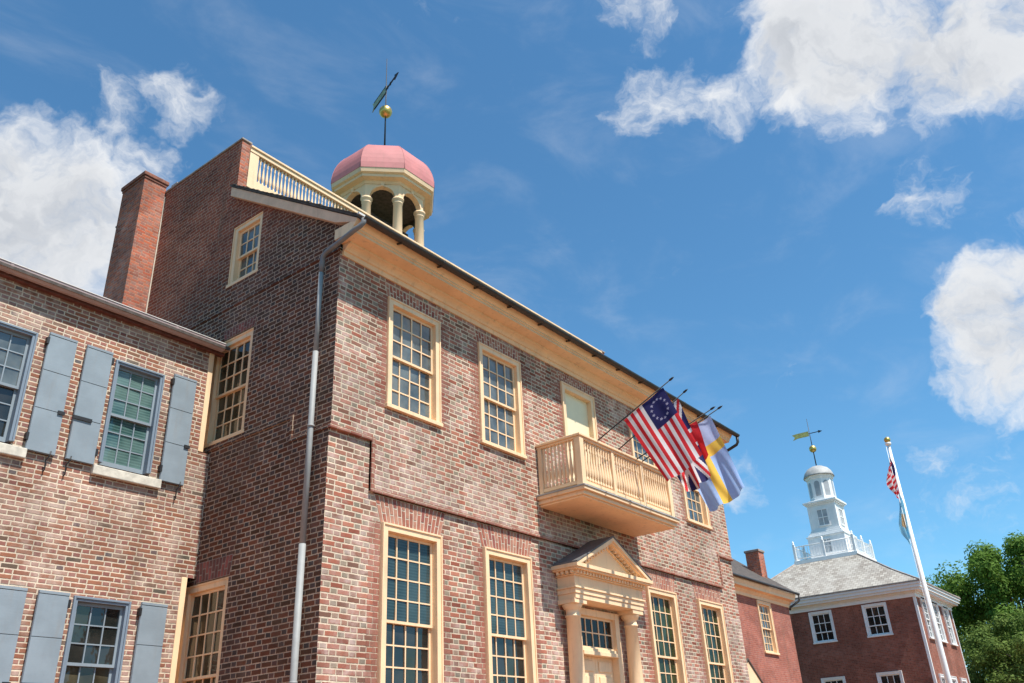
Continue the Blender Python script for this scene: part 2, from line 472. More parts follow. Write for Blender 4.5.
def wall_panel(poly, holes, fn, depth, mat, name, parent, edge=None, rim=None):
    """a flat wall with window openings: poly and holes in wall coordinates, fn(a, b, d) -> xyz, reveals go in by depth"""
    bm = bmesh.new()
    loops = [poly] + [[(h[0], h[2]), (h[1], h[2]), (h[1], h[3]), (h[0], h[3])] for h in holes]
    edges = []
    for lp in loops:
        vs = [bm.verts.new(fn(a, b, 0)) for a, b in lp]
        for i in range(len(vs)): edges.append(bm.edges.new((vs[i], vs[(i + 1) % len(vs)])))
    bmesh.ops.triangle_fill(bm, use_beauty=True, edges=edges, use_dissolve=False)
    def strip(lp, d0, d1):
        a = [bm.verts.new(fn(p, q, d0)) for p, q in lp]; b = [bm.verts.new(fn(p, q, d1)) for p, q in lp]
        for i in range(len(a)):
            j = (i + 1) % len(a)
            bm.faces.new((a[i], a[j], b[j], b[i]))
    for lp in loops[1:]: strip(lp, 0, depth)
    if rim: strip(poly, 0, rim)
    o0 = Vector(ORG[parent])
    for v in bm.verts: v.co -= o0
    # outward normals on the face
    n = Vector(fn(0, 0, 0)) - Vector(fn(0, 0, 1))
    for f in bm.faces:
        f.normal_update()
        if abs(f.normal.dot(n)) > 0.9 and f.normal.dot(n) < 0: f.normal_flip()
    me = bpy.data.meshes.new(name); bm.to_mesh(me); bm.free()
    me.materials.append(mat)
    o = bpy.data.objects.new(name, me); COL.objects.link(o); o.parent = parent; ORG[o] = ORG[parent]
    return o


def fx_front(x0, y0, z0):
    return lambda u, n, z: (x0 + u, y0 - n, z0 + z)


def fx_west(x0, y0, z0):
    return lambda u, n, z: (x0 - n, y0 + u, z0 + z)


def window(parent, xf, w, h, cols, rt, rb, mat, glass_t, glass_b, casing=0.13, proud=0.03, rec=0.055, split=None, sill=True, mt_w=0.024,
           sill_mat=None, pw=0.05, sashmat=None, label=None):
    """sash window; u along the wall, n outwards, z up; origin at the lower left of the casing"""
    sashmat = sashmat or mat
    b = MB(xf)
    sb = 0.075
    for (u0, u1, z0, z1) in ((0, casing, sb, h), (w - casing, w, sb, h), (casing, w - casing, h - casing, h)):
        b.box((u0, -0.16, z0), (u1, proud, z1))
    # raised outer moulding, butted against the casing face
    for (u0, u1, z0, z1) in ((0.0, 0.035, sb, h), (w - 0.035, w, sb, h), (0.035, w - 0.035, h - 0.035, h)):
        b.box((u0 + 0.002, proud + 0.001, z0), (u1 - 0.002, proud + 0.02, z1 - 0.002))
    win = b.build('window', mat, parent, bevel=0.004)
    if label: win['label'] = label
    if sill:
        sl = MB(xf).box((-0.02, -0.16, 0), (w + 0.02, proud + 0.045, sb - 0.002))
        sl.build('sill', sill_mat or mat, win, bevel=0.006)
    iu0, iu1, iz0, iz1 = casing + 0.002, w - casing - 0.002, sb, h - casing - 0.002
    zm = iz0 + (iz1 - iz0) * (rb / (rb + rt)) if split is None else split
    for top in (True, False):
        r0 = rec if top else rec + 0.045
        z0, z1 = (zm - 0.022, iz1) if top else (iz0, zm + 0.022)
        rows = rt if top else rb
        s = MB(xf)
        st = pw
        s.box((iu0, -r0 - 0.04, z0), (iu0 + st, -r0, z1)); s.box((iu1 - st, -r0 - 0.04, z0), (iu1, -r0, z1))
        bot = 0.045 if top else 0.075
        tp = 0.05 if top else 0.045
        s.box((iu0 + st, -r0 - 0.04, z0), (iu1 - st, -r0, z0 + bot)); s.box((iu0 + st, -r0 - 0.04, z1 - tp), (iu1 - st, -r0, z1))
        gu0, gu1, gz0, gz1 = iu0 + st, iu1 - st, z0 + bot, z1 - tp
        for k in range(1, cols):
            u = gu0 + (gu1 - gu0) * k / cols
            s.box((u - mt_w / 2, -r0 - 0.03, gz0), (u + mt_w / 2, -r0 - 0.004, gz1))
        for k in range(1, rows):
            z = gz0 + (gz1 - gz0) * k / rows
            s.box((gu0, -r0 - 0.031, z - mt_w / 2), (gu1, -r0 - 0.006, z + mt_w / 2))
        so = s.build('sash', sashmat, win)
        g = MB(xf)
        # each pane sits at its own slight angle, like hand-set old glass
        for i in range(cols):
            for j in range(rows):
                a0 = gu0 + (gu1 - gu0) * i / cols; a1 = gu0 + (gu1 - gu0) * (i + 1) / cols
                c0 = gz0 + (gz1 - gz0) * j / rows; c1 = gz0 + (gz1 - gz0) * (j + 1) / rows
                t1, t2 = random.uniform(-.009, .009), random.uniform(-.009, .009)
                n0 = -r0 - 0.022
                g.face([(a0, n0 + t1, c0), (a1, n0 + t2, c0), (a1, n0 - t1, c1), (a0, n0 - t2, c1)])
        g.build('pane', glass_t if top else glass_b, win, fix=False)
    return win


def flat_arch(parent, xf, w, z0, z1, splay, n=None, mats=('arch0', 'arch1', 'arch2', 'mortar')):
    """fan of bricks over an opening of width w"""
    b = MB(xf)
    n = n or int(w / 0.086)
    b.prism([(-0.0, z0), (w, z0), (w + splay, z1), (-splay, z1)], lambda a, c, d: (a, d, c), -0.02, 0.003, 3)
    for i in range(n):
        cuts = [z0, z0 + (z1 - z0) * (0.36 if i % 2 else 0.64), z1]
        for k in range(2):
            def ux(q, z):
                t = (z - z0) / (z1 - z0); return -splay * t + (w + 2 * splay * t) * q
            g = 0.0125
            za, zb = cuts[k] + g, cuts[k + 1] - g
            q0, q1 = i / n, (i + 1) / n
            b.prism([(ux(q0, za) + g, za), (ux(q1, za) - g, za), (ux(q1, zb) - g, zb), (ux(q0, zb) + g, zb)], lambda a, c, d: (a, d, c), -0.01, 0.009, random.choice((0, 0, 1, 1, 2)))
    return b.build('flat_arch', [M[k] for k in mats], parent)


def bar(a, b, r, n=8):
    return MB().tube([a, b], r, n)


G = -1.3

# ------------------------------------------------------------------ ground, street, pavement
def ground_mats():
    mt, t, b = new_mat('grass')
    p = worldpos(t)
    c = t.mix(t.mapr(t.noise(p, 0.4, 6), 0.3, 0.7), (0.045, 0.075, 0.02), (0.09, 0.12, 0.04))
    t.put(b.inputs['Base Color'], t.mix(t.mapr(t.noise(p, 40, 3), 0.3, 0.7, 0, 0.5), c, (0.03, 0.05, 0.015)))
    b.inputs['Roughness'].default_value = 0.95
    M['grass'] = mt
    mt, t, b = new_mat('cobbles')
    p = worldpos(t)
    t.put(b.inputs['Base Color'], t.mix(t.mapr(t.noise(p, 30, 5), 0.3, 0.7), (0.10, 0.065, 0.045), (0.20, 0.12, 0.08)))
    b.inputs['Roughness'].default_value = 0.9
    M['cobbles'] = mt
    mt, t, b = new_mat('paving_brick')
    bt = t.node('ShaderNodeTexBrick')
    t.put(bt.inputs['Vector'], worldpos(t))
    bt.inputs['Scale'].default_value = 4.0
    bt.inputs['Color1'].default_value = (0.36, 0.13, 0.055, 1); bt.inputs['Color2'].default_value = (0.30, 0.10, 0.042, 1)
    bt.inputs['Mortar'].default_value = (0.24, 0.14, 0.085, 1)
    t.l.new(bt.outputs[0], b.inputs['Base Color']); b.inputs['Roughness'].default_value = 0.9
    M['paving'] = mt


ground_mats()


def structure(o):
    o['kind'] = 'structure'; return o


g = MB(); g.face([(-600, -600, G - 0.12), (900, -600, G - 0.12), (900, 900, G - 0.12), (-600, 900, G - 0.12)])
structure(g.build('ground', M['grass'], fix=False))
g = MB(); g.face([(-300, -17, G - 0.116), (300, -17, G - 0.116), (300, -8.0, G - 0.116), (-300, -8.0, G - 0.116)])
structure(g.build('road', M['cobbles'], fix=False))
structure(MB().box((-200, -7.85, G - 0.3), (200, 3.35, G)).build('pavement', M['paving']))
structure(MB().box((-200, -7.996, G - 0.3), (200, -7.854, G + 0.004)).build('kerb', M['step']))

# ================================================================== brick courthouse
L = 15.418; XC = L / 2; DEPTH = 8.95; YC = 7.05
ZE = 9.0
court = empty('brick_courthouse', (0, 0, G), 'large old brick courthouse with cream trim, front balcony, flat-topped gable and pink-domed cupola', 'courthouse')
U = [(1.227, 2.677), (3.885, 5.345), (10.075, 11.535), (12.76, 14.21)]
Lw = [(1.218, 2.689), (3.895, 5.373), (10.07, 11.535), (12.765, 14.22)]
UT, UB = 8.531, 6.245
LT, LB = 4.166, 1.08
BL, BH = 4.631, 5.56
DX0, DX1, DT = 6.955, 8.395, 8.605
DOOR = (XC - 0.86, XC + 0.86, -0.4, 3.36)

fn_front = lambda a, b, d: (a, d, b)
up_poly = [(0, BH), (0.918, BH), (0.918, BL), (L - 0.918, BL), (L - 0.918, BH), (L, BH), (L, ZE), (0, ZE)]
holes = [(u0 + .02, u1 - .02, UB + .02, UT - .02) for u0, u1 in U] + [(DX0 + .02, DX1 - .02, 5.53, DT - .02)]
wall_panel(up_poly, holes, fn_front, 0.3, M['front'], 'front_wall', court)
bl_ = MB()
bp_ = [(0.0, BH), (0.918, BH), (0.918, BL), (L - 0.918, BL), (L - 0.918, BH), (L, BH)]
for a_, c_ in zip(bp_, bp_[1:]): bl_.face([(a_[0], 0, a_[1]), (c_[0], 0, c_[1]), (c_[0], 0.046, c_[1]), (a_[0], 0.046, a_[1])])
bl_.build('wall_step', M['front'], court, fix=False)
lo_poly = [(0, G), (L, G), (L, BH), (L - 0.918, BH), (L - 0.918, BL), (0.918, BL), (0.918, BH), (0, BH)]
fn_low = lambda a, b, d: (a, d + 0.045, b)
holes = [(u0 + .02, u1 - .02, LB + .02, LT - .02) for u0, u1 in Lw] + [DOOR]
wall_panel(lo_poly, holes, fn_low, 0.3, M['front'], 'front_wall_base', court)
# projecting brick string course that steps up near the corners
bc = MB()
bh = 0.075
bc.box((-0.03, -0.028, BH - 0.03), (0.918 + 0.0, 0.05, BH + bh - 0.03))
bc.box((0.918 - 0.0, -0.028, BL + 0.002), (0.918 + bh, 0.05, BH + bh - 0.03))
bc.box((0.918 + bh, -0.028, BL), (L - 0.918 - bh, 0.05, BL + bh))
bc.box((L - 0.918 - bh, -0.028, BL + 0.002), (L - 0.918, 0.05, BH + bh - 0.03))
bc.box((L - 0.918, -0.028, BH - 0.03), (L + 0.03, 0.05, BH + bh - 0.03))
bc.build('string_course', M['redbrick'], court, bevel=0.012)
# redder dressed bricks beside the openings
def jamb(x0, x1, zb, zt, y):
  for side in (0, 1):
    js = MB(); z = zb; k = 0
    while z < zt - 0.01:
        z1 = min(z + 0.09, zt); wd = 0.12 if k % 2 else 0.25
        a, b = ((x0 - wd, x0 - 0.002), (x1 + 0.002, x1 + wd))[side]
        js.box((a, y, z), (b, y + 0.02, z1))
        z = z1; k += 1
    js.build('jamb_bricks', M['redbrick'], court)
for u0, u1 in U: jamb(u0, u1, UB, UT, -0.003)
for u0, u1 in Lw: jamb(u0, u1, LB, LT, 0.042)
jamb(DX0, DX1, 5.53, DT, -0.003)

# west side wall with the raised flat gable
RY0, RZ0 = -0.62, 9.36
PF, PB = 3.58, 8.93
SL = (12.12 - RZ0) / (PF - RY0)
rz = lambda y: RZ0 + SL * (y - RY0) - 0.05
PT = 13.53
side_poly = [(0.045, G), (DEPTH, G), (DEPTH, PT), (PF, PT), (PF, rz(PF)), (0.0, rz(0.0)), (0.0, BH), (0.045, BH)]
S2 = (2.42, 3.74, 6.08, 8.28); S1 = (2.42, 3.74, 0.45, 3.50); AT = (2.50, 3.52, 9.56, 11.07)
fn_side = lambda a, b, d: (d, a, b)
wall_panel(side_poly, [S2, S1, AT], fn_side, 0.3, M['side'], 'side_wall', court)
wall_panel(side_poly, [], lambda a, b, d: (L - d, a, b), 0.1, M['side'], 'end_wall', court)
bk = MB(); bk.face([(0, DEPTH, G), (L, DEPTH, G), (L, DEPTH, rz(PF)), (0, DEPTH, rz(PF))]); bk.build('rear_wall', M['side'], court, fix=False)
# side string course stepping up to the window sill
sc = MB()
sc.box((-0.028, 0.0, BH - 0.03), (0.02, 0.98, BH + bh - 0.03))
sc.box((-0.028, 0.98, BH - 0.03), (0.02, 0.98 + bh, 6.03))
sc.box((-0.028, 0.98 + bh, 6.03 - bh), (0.02, 9.0, 6.03))
sc.box((-0.022, 0.0, 9.0), (0.02, 9.0, 9.05))
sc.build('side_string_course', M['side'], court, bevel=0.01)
# parapets: return thickness, coping
for x0, x1 in ((0.001, 0.22), (L - 0.22, L - 0.001)):
    pb = MB()
    pb.face([(x0, PF, rz(PF) - 0.6), (x1, PF, rz(PF) - 0.6), (x1, PF, PT), (x0, PF, PT)])
    xi = x1 if x0 < 1 else x0
    pb.face([(xi, PF, rz(PF) - 0.6), (xi, PB, rz(PF) - 0.6), (xi, PB, PT), (xi, PF, PT)])
    pb.face([(x0, PB, rz(PF) - 0.6), (x1, PB, rz(PF) - 0.6), (x1, PB, PT), (x0, PB, PT)])
    pr = pb.build('parapet', M['chimney'], court, fix=False)
    MB().box((x0 - 0.03, PF - 0.03, PT), (x1 + 0.03, PB + 0.03, PT + 0.05)).build('coping', M['cap'], pr, bevel=0.01)
    MB().box((x0 + 0.02, 6.25, PT + 0.052), (x1 - 0.02, 6.5, PT + 0.17)).build('vent_block', M['cap'], pr, bevel=0.01)

# roof
rf = MB()
xa, xb = -0.17, L + 0.17
th = 0.05
rf.prism([(RY0, RZ0), (PF + 0.25, RZ0 + SL * (PF + 0.25 - RY0)), (PF + 0.25, RZ0 + SL * (PF + 0.25 - RY0) + th), (RY0 - 0.02, RZ0 + th - 0.01)], lambda a, b, d: (d, a, b), 0.23, L - 0.23)
rf.prism([(RY0, RZ0), (PF, RZ0 + SL * (PF - RY0)), (PF, RZ0 + SL * (PF - RY0) + th), (RY0 - 0.02, RZ0 + th - 0.01)], lambda a, b, d: (d, a, b), xa, 0.228)
rf.prism([(RY0, RZ0), (PF, RZ0 + SL * (PF - RY0)), (PF, RZ0 + SL * (PF - RY0) + th), (RY0 - 0.02, RZ0 + th - 0.01)], lambda a, b, d: (d, a, b), L - 0.228, xb)
zd = RZ0 + SL * (PF + 0.25 - RY0)
rf.box((0.23, PF + 0.26, zd - 0.05), (L - 0.23, PB - 0.02, zd))
# uneven butts of the wooden shingles, course by course
y = RY0
while y < PF - 0.1:
    zz = RZ0 + SL * (y - RY0) + th
    for (p, q) in ((xa - random.uniform(.005, .03), 0.25),):
        rf.prism([(y, zz + 0.002), (y + 0.17, zz + SL * 0.17 + 0.002), (y + 0.17, zz + SL * 0.17 + 0.006), (y, zz + random.uniform(0.018, 0.045))], lambda a, b, d: (d, a, b), p, q)
    y += 0.172
rf.build('roof', M['shingle'], court)

# rake boards
def rake_board(x0, x1, name='rake_board'):
    b = MB()
    hgt = 0.235
    y0, y1 = RY0 + 0.02, PF - 0.02
    b.prism([(y0, RZ0 - 0.004), (y1, rz(y1) + 0.046), (y1, rz(y1) + 0.046 - hgt), (0.0, rz(0) + 0.046 - hgt), (y0 + 0.06, RZ0 - 0.06)], lambda a, c, d: (d, a, c), x0, x1)
    return b.build(name, M['taupe'], court, bevel=0.005)
rake_board(-0.145, -0.004); rake_board(L + 0.004, L + 0.145)

# main cornice
prof = [(0.0, 8.90), (-0.035, 8.90), (-0.04, 8.99), (-0.075, 9.0), (-0.085, 9.03), (-0.11, 9.06), (-0.15, 9.085), (-0.20, 9.10), (-0.21, 9.135), (-0.47, 9.145), (-0.47, 9.20), (-0.495, 9.205), (-0.50, 9.24), (-0.53, 9.26),
        (-0.56, 9.30), (-0.585, 9.345), (-0.585, 9.355), (0.0, 9.355)]
co = MB().prism(prof[:8] + [(-0.21, 9.133), (0.0, 9.133)], lambda a, b, d: (d, a, b), 0.06, L - 0.06)
co.prism([(0.0, 9.135), (-0.21, 9.135)] + prof[9:], lambda a, b, d: (d, a, b), -0.143, L + 0.143)
co.build('cornice', M['cream'], court)
MB().box((-0.17, RY0 - 0.045, RZ0 + 0.045), (L + 0.17, RY0 + 0.02, RZ0 + 0.085)).build('drip_edge', M['gutter_edge'], court)

# gutter and its brackets
gt = MB()
gy, gz, gr = -0.685, 9.375, 0.08
arc = [(gy + gr * math.cos(t), gz + gr * math.sin(t)) for t in [math.pi + math.pi * k / 8 for k in range(9)]]
inner = [(gy + (gr - .008) * math.cos(t), gz + (gr - .008) * math.sin(t)) for t in [math.pi + math.pi * k / 8 for k in range(9)]]
gt.prism(arc + inner[::-1], lambda a, b, d: (d, a, b), -0.10, L + 0.34)
gut = gt.build('gutter', M['gutter_dark'], court)
k = 0.9
while k < L:
    MB().tube([(k, -0.57, 9.31), (k, gy + 0.01, gz - gr - 0.012), (k, gy - gr - 0.01, gz)], 0.022, 6).build('gutter_bracket', M['gutter_dark'], gut)
    k += 1.12
# downspouts
dsp = MB().tube([(-0.06, gy, gz - 0.04), (-0.07, gy + 0.005, gz - 0.12), (-0.10, gy + 0.05, gz - 0.19), (-0.13, gy + 0.16, gz - 0.24), (-0.13, 0.22, 8.98), (-0.13, 0.31, 8.92), (-0.12, 0.335, 8.80), (-0.12, 0.345, 8.6)], 0.048, 12)
d0 = dsp.build('downspout_elbow', M['elbow'], court)
d1 = MB().tube([(-0.12, 0.345, 8.62), (-0.12, 0.36, 6.95)], 0.043, 12).tube([(-0.12, 0.362, 7.0), (-0.12, 0.385, 3.6)], 0.049, 12).tube([(-0.12, 0.387, 3.65), (-0.12, 0.41, G + 0.15)], 0.055, 12).build('downspout', M['spout'], court)
for zz in (5.6, 1.6):
    MB().lathe([(0.052, 0), (0.062, 0.006), (0.062, 0.034), (0.052, 0.04)], 12, (-0.12, 0.347 + (8.6 - zz) * 0.0067, zz)).build('pipe_strap', M['spout'], d1)
MB().tube([(L + 0.28, gy, gz - 0.03), (L + 0.28, gy, gz - 0.24), (L + 0.27, gy + 0.05, gz - 0.32), (L + 0.16, 0.02, 8.78), (L + 0.10, 0.12, 8.70), (L + 0.09, 0.14, 8.5), (L + 0.09, 0.14, G + 0.2)], 0.045, 12).build('downspout', M['gutter_dark'], court)

# front windows
for i, (u0, u1) in enumerate(U):
    window(court, fx_front(u0, 0, UB), u1 - u0, UT - UB, 4, 3, 3, M['cream'], M['glass'], M['glass'])
    flat_arch(court, fx_front(u0 - 0.02, 0, 0), u1 - u0 + 0.04, UT + 0.004, UT + 0.27, 0.05)
for i, (u0, u1) in enumerate(Lw):
    gl = (M['glass_teal'], M['glass_dark']) if i < 2 else (M['glass_leaf'], M['glass_leaf'])
    window(court, fx_front(u0, 0.045, LB), u1 - u0, LT - LB, 4, 4, 4, M['cream'], gl[0], gl[1], proud=0.06)
    flat_arch(court, fx_front(u0 - 0.02, 0.045, 0), u1 - u0 + 0.04, LT + 0.004, BL - 0.004, 0.14)

# side windows, set deep in the brickwork
for (y0, y1, z0, z1), rt, rb, cl in ((S2, 3, 3, 4), (S1, 4, 4, 4), (AT, 2, 2, 3)):
    gm = M['glass_brown'] if z1 < 9 else M['glass']
    window(court, fx_west(0.0, y0, z0), y1 - y0, z1 - z0, cl, rt, rb, M['cream'], gm, gm, proud=-0.035, rec=0.10)
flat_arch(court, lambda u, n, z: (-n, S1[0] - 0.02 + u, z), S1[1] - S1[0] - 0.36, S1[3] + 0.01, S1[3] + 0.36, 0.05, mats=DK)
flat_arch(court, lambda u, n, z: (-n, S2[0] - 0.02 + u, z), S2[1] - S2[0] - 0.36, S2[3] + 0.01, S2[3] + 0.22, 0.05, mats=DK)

# balcony doorway with closed cream panel
b = MB(fx_front(DX0, 0, 5.53))
w_, h_ = DX1 - DX0, DT - 5.53
for q in ((0, .15, 0, h_), (w_ - .15, w_, 0, h_), (.15, w_ - .15, h_ - .15, h_)):
    b.box((q[0], -0.2, q[2]), (q[1], 0.03, q[3]))
for q in ((0.002, .04, 0, h_ - .002), (w_ - .04, w_ - .002, 0, h_ - .002), (.04, w_ - .04, h_ - .04, h_ - .002)):
    b.box((q[0], 0.031, q[2]), (q[1], 0.052, q[3]))
bd = b.build('balcony_doorway', M['cream'], court, bevel=0.004)
MB(fx_front(DX0, 0, 5.53)).box((.152, -.14, 0), (w_ - .152, -.10, h_ - .152)).build('door_panel', M['creamflat'], bd)
flat_arch(court, fx_front(DX0 - 0.02, 0, 0), w_ + 0.04, DT + 0.004, DT + 0.25, 0.05)

# ---------------------------------------------------------------- balcony
BX0, BX1, BY = 5.72, 9.84, -1.22
bal = MB()
bal.box((BX0 + 0.10, BY + 0.10, 5.30), (BX1 - 0.10, -0.002, 5.34))
bal.box((BX0 + 0.05, BY + 0.05, 5.342), (BX1 - 0.05, -0.002, 5.40))
bal.box((BX0 + 0.06, BY + 0.06, 5.402), (BX1 - 0.06, -0.002, 5.43))
bal.box((BX0, BY, 5.432), (BX1, -0.002, 5.50))
balc = bal.build('balcony', M['cream'], court, bevel=0.008)
MB().box((BX0 - 0.02, BY - 0.02, 5.502), (BX1 + 0.02, -0.002, 5.53)).build('floor_edge', M['lead'], balc)
ins = 0.14
bx0, bx1, by = BX0 + ins, BX1 - ins, BY + ins
RT = 6.68
posts = [(bx0, by), (bx0 + (bx1 - bx0) / 3, by), (bx0 + 2 * (bx1 - bx0) / 3, by), (bx1, by), (bx0, -0.07), (bx1, -0.07)]
for i, (px, py) in enumerate(posts):
    hw = 0.075 if i in (0, 3) else 0.05
    MB().box((px - hw, py - hw, 5.532), (px + hw, py + hw, RT - 0.10)).build('post', M['cream'], balc, bevel=0.006)
hr = MB()
for z0, z1, wd in ((RT - 0.10, RT - 0.055, 0.06), (RT - 0.053, RT, 0.095)):
    hr.box((bx0 - wd, by - wd, z0), (bx1 + wd, by + wd, z1))
    hr.box((bx0 - wd, by + wd + 0.001, z0), (bx0 + wd, -0.004, z1)); hr.box((bx1 - wd, by + wd + 0.001, z0), (bx1 + wd, -0.004, z1))
hr.build('handrail', M['cream'], balc, bevel=0.01)
br = MB()
for i in range(3):
    xa_, xb_ = posts[i][0] + (0.077 if i == 0 else 0.052), posts[i + 1][0] - (0.077 if i == 2 else 0.052)
    br.box((xa_, by - 0.045, 5.60), (xb_, by + 0.045, 5.67))
for px in (bx0, bx1): br.box((px - 0.045, by + 0.077, 5.60), (px + 0.045, -0.125, 5.67))
br.build('bottom_rail', M['cream'], balc, bevel=0.006)


def baluster_mesh(h, r):
    f = [(0.75, 0), (0.75, 0.08), (0.45, 0.10), (0.55, 0.13), (0.95, 0.22), (1.0, 0.30), (0.8, 0.42), (0.5, 0.60), (0.4, 0.74), (0.65, 0.78), (0.42, 0.82), (0.7, 0.90), (0.75, 0.93), (0.75, 1.0)]
    return [(a * r, b * h) for a, b in f]


first = None
def baluster(parent, pos, h, r):
    global first
    key = (parent, h)
    if first is None or first[0] != key:
        o = MB().lathe(baluster_mesh(h, r), 10, pos).build('baluster', M['cream'], parent, origin=pos)
        first = (key, o)
    else:
        inst(first[1], 'baluster', parent, pos)
for i in range(3):
    xa_, xb_ = posts[i][0] + 0.06, posts[i + 1][0] - 0.06
    for k in range(11):
        baluster(balc, (xa_ + (xb_ - xa_) * (k + 0.5) / 11, by, 5.671), RT - 0.102 - 5.671, 0.042)
for px in (bx0, bx1):
    for k in range(9):
        baluster(balc, (px, by + 0.09 + (-0.14 - by - 0.07) * (k + 0.5) / 9, 5.671), RT - 0.102 - 5.671, 0.042)

# ---------------------------------------------------------------- roof balustrade
rb_y = PF + 0.04
bt_ = MB()
z0 = rz(PF) + 0.27
bt_.box((0.225, rb_y - 0.06, z0), (L - 0.225, rb_y + 0.06, z0 + 0.26))
bt_.box((0.225, rb_y - 0.07, PT - 0.20), (L - 0.225, rb_y + 0.07, PT - 0.095)); bt_.box((0.225, rb_y - 0.10, PT - 0.093), (L - 0.225, rb_y + 0.10, PT - 0.04))
rbal = bt_.build('roof_balustrade', M['cream'], court, bevel=0.006)
for px in (0.35, 5.2, 10.2, L - 0.35):
    MB().box((px - 0.12, rb_y - 0.055, z0 + 0.262), (px + 0.12, rb_y + 0.055, PT - 0.202)).build('post', M['cream'], rbal)
nb = 140
far_b = MB()
for k in range(nb):
    x = 0.56 + (L - 1.12) * k / (nb - 1)
    if min(abs(x - 5.2), abs(x - 10.2)) < 0.17: continue
    if k < 96: baluster(rbal, (x, rb_y, z0 + 0.262), PT - 0.202 - z0 - 0.262, 0.036)
    else: far_b.lathe(baluster_mesh(PT - 0.202 - z0 - 0.262, 0.036), 8, (x, rb_y, z0 + 0.262))
far_b.build('far_balusters', M['cream'], rbal)['kind'] = 'stuff'

# ---------------------------------------------------------------- cupola
CX, CY = XC, YC - 0.02
T8 = math.tan(math.pi / 8)
def octo(ap):
    r = ap / math.cos(math.pi / 8)
    return [(CX + r * math.cos(math.pi / 8 + k * math.pi / 4), CY + r * math.sin(math.pi / 8 + k * math.pi / 4)) for k in range(8)]
CB, CAPZ, CE = 14.4, 16.86, 17.46
cp = MB()
r8 = 1 / math.cos(math.pi / 8)
c0 = (CX, CY, 0)
dr_ = MB().lathe([(1.62 * r8, zd - 0.02), (1.62 * r8, CB - 0.12), (1.70 * r8, CB - 0.11), (1.70 * r8, CB)], 8, c0, 0, math.pi / 8, smooth=False)
# arcade above the columns: eight walls each cut by a round arch
api, apo = 1.16, 1.32
for k in range(8):
    a0 = k * math.pi / 4
    nx, ny = math.cos(a0), math.sin(a0); tx, ty = -ny, nx
    fnk = lambda u, z, d: (CX + nx * d + tx * u, CY + ny * d + ty * u, z)
    hw = apo * T8
    ra = hw - 0.145
    pts = [(-hw, CAPZ), (-ra, CAPZ)] + [(-ra * math.cos(math.pi * q / 12), CAPZ + ra * math.sin(math.pi * q / 12)) for q in range(1, 12)] + [(ra, CAPZ), (hw, CAPZ), (hw, CE), (-hw, CE)]
    cp.prism(pts, fnk, api, apo)
    # raised moulding around the arch and a keystone
    ring = [((ra + 0.06) * math.cos(math.pi * q / 12), CAPZ + (ra + 0.06) * math.sin(math.pi * q / 12)) for q in range(13)] + [((ra + 0.004) * math.cos(math.pi * q / 12), CAPZ + (ra + 0.004) * math.sin(math.pi * q / 12)) for q in range(12, -1, -1)]
    cp.prism(ring, fnk, apo + 0.001, apo + 0.03)
    cp.prism([(-0.05, CAPZ + ra + 0.01), (0.05, CAPZ + ra + 0.01), (0.065, CAPZ + ra + 0.17), (-0.065, CAPZ + ra + 0.17)], fnk, apo + 0.031, apo + 0.055)
cup = cp.build('cupola', M['cream'], court)
dr_.build('drum', M['cream'], cup)
li = MB()
for k in range(8):
    a0 = k * math.pi / 4
    nx, ny = math.cos(a0), math.sin(a0); tx, ty = -ny, nx
    fnk = lambda u, z, d: (CX + nx * d + tx * u, CY + ny * d + ty * u, z)
    hw = (api - 0.03) * T8; ra = hw - 0.09
    li.prism([(-hw, CAPZ - .02), (-ra, CAPZ - .02)] + [(-ra * math.cos(math.pi * q / 12), CAPZ + ra * math.sin(math.pi * q / 12)) for q in range(1, 12)] + [(ra, CAPZ - .02), (hw, CAPZ - .02), (hw, CE), (-hw, CE)], fnk, api - 0.03, api - 0.002)
li.build('shade_lining', M['shingle'], cup)  # added dark lining; the shade inside the arches is put into its colour
for sx in (-1, 1):
    MB().prism([(-0.75, CB), (-0.55, CB), (0, 16.3), (0.55, CB), (0.75, CB), (0.10, 16.78), (-0.10, 16.78)], lambda a, b, d: (CX + d, CY + a, b), sx * 0.72 - 0.08, sx * 0.72 + 0.08).build('bell_frame', M['shingle'], cup)
col0 = None
for (px, py) in octo(1.20):
    pos = (px, py, CB)
    if col0 is None:
        hC = CAPZ - CB
        col0 = MB().lathe([(0.22, 0), (0.22, 0.12), (0.175, 0.16), (0.165, 0.3), (0.145, hC - 0.20), (0.165, hC - 0.18), (0.165, hC - 0.16), (0.145, hC - 0.155), (0.15, hC - 0.09), (0.195, hC - 0.05), (0.195, hC)], 14, pos).build('column', M['cream'], cup, origin=pos)
    else:
        inst(col0, 'column', cup, pos)
ev = MB().lathe([(1.34 * r8, CE - 0.10), (1.38 * r8, CE), (1.57 * r8, CE + 0.03), (1.57 * r8, CE + 0.12), (1.65 * r8, CE + 0.16), (1.68 * r8, CE + 0.30), (1.0, CE + 0.30)], 8, c0, 0, math.pi / 8, smooth=False)
ev.build('eaves', M['cream'], cup)
MB().lathe([(1.12 * r8, CE - 0.16), (1.12 * r8, CE - 0.12)], 8, c0, 0, math.pi / 8, smooth=False).build('ceiling', M['shingle'], cup)  # dark as well, so the shade under the dome sits in the colour
dm = [(1.69 * r8, CE + 0.302)]
for q in range(1, 13):
    a = math.pi / 2 * q / 12
    dm.append((max(0.02, 1.69 * r8 * math.cos(a) ** 0.72), CE + 0.32 + 1.62 * math.sin(a)))
MB().lathe(dm, 8, c0, 0, math.pi / 8, smooth=False).build('dome', M['dome'], cup)
for q in range(8):
    a_ = math.pi / 8 + q * math.pi / 4
    MB().tube([(CX + r_ * math.cos(a_), CY + r_ * math.sin(a_), z_) for r_, z_ in dm], 0.008, 6).build('dome_rib', M['dome'], cup)
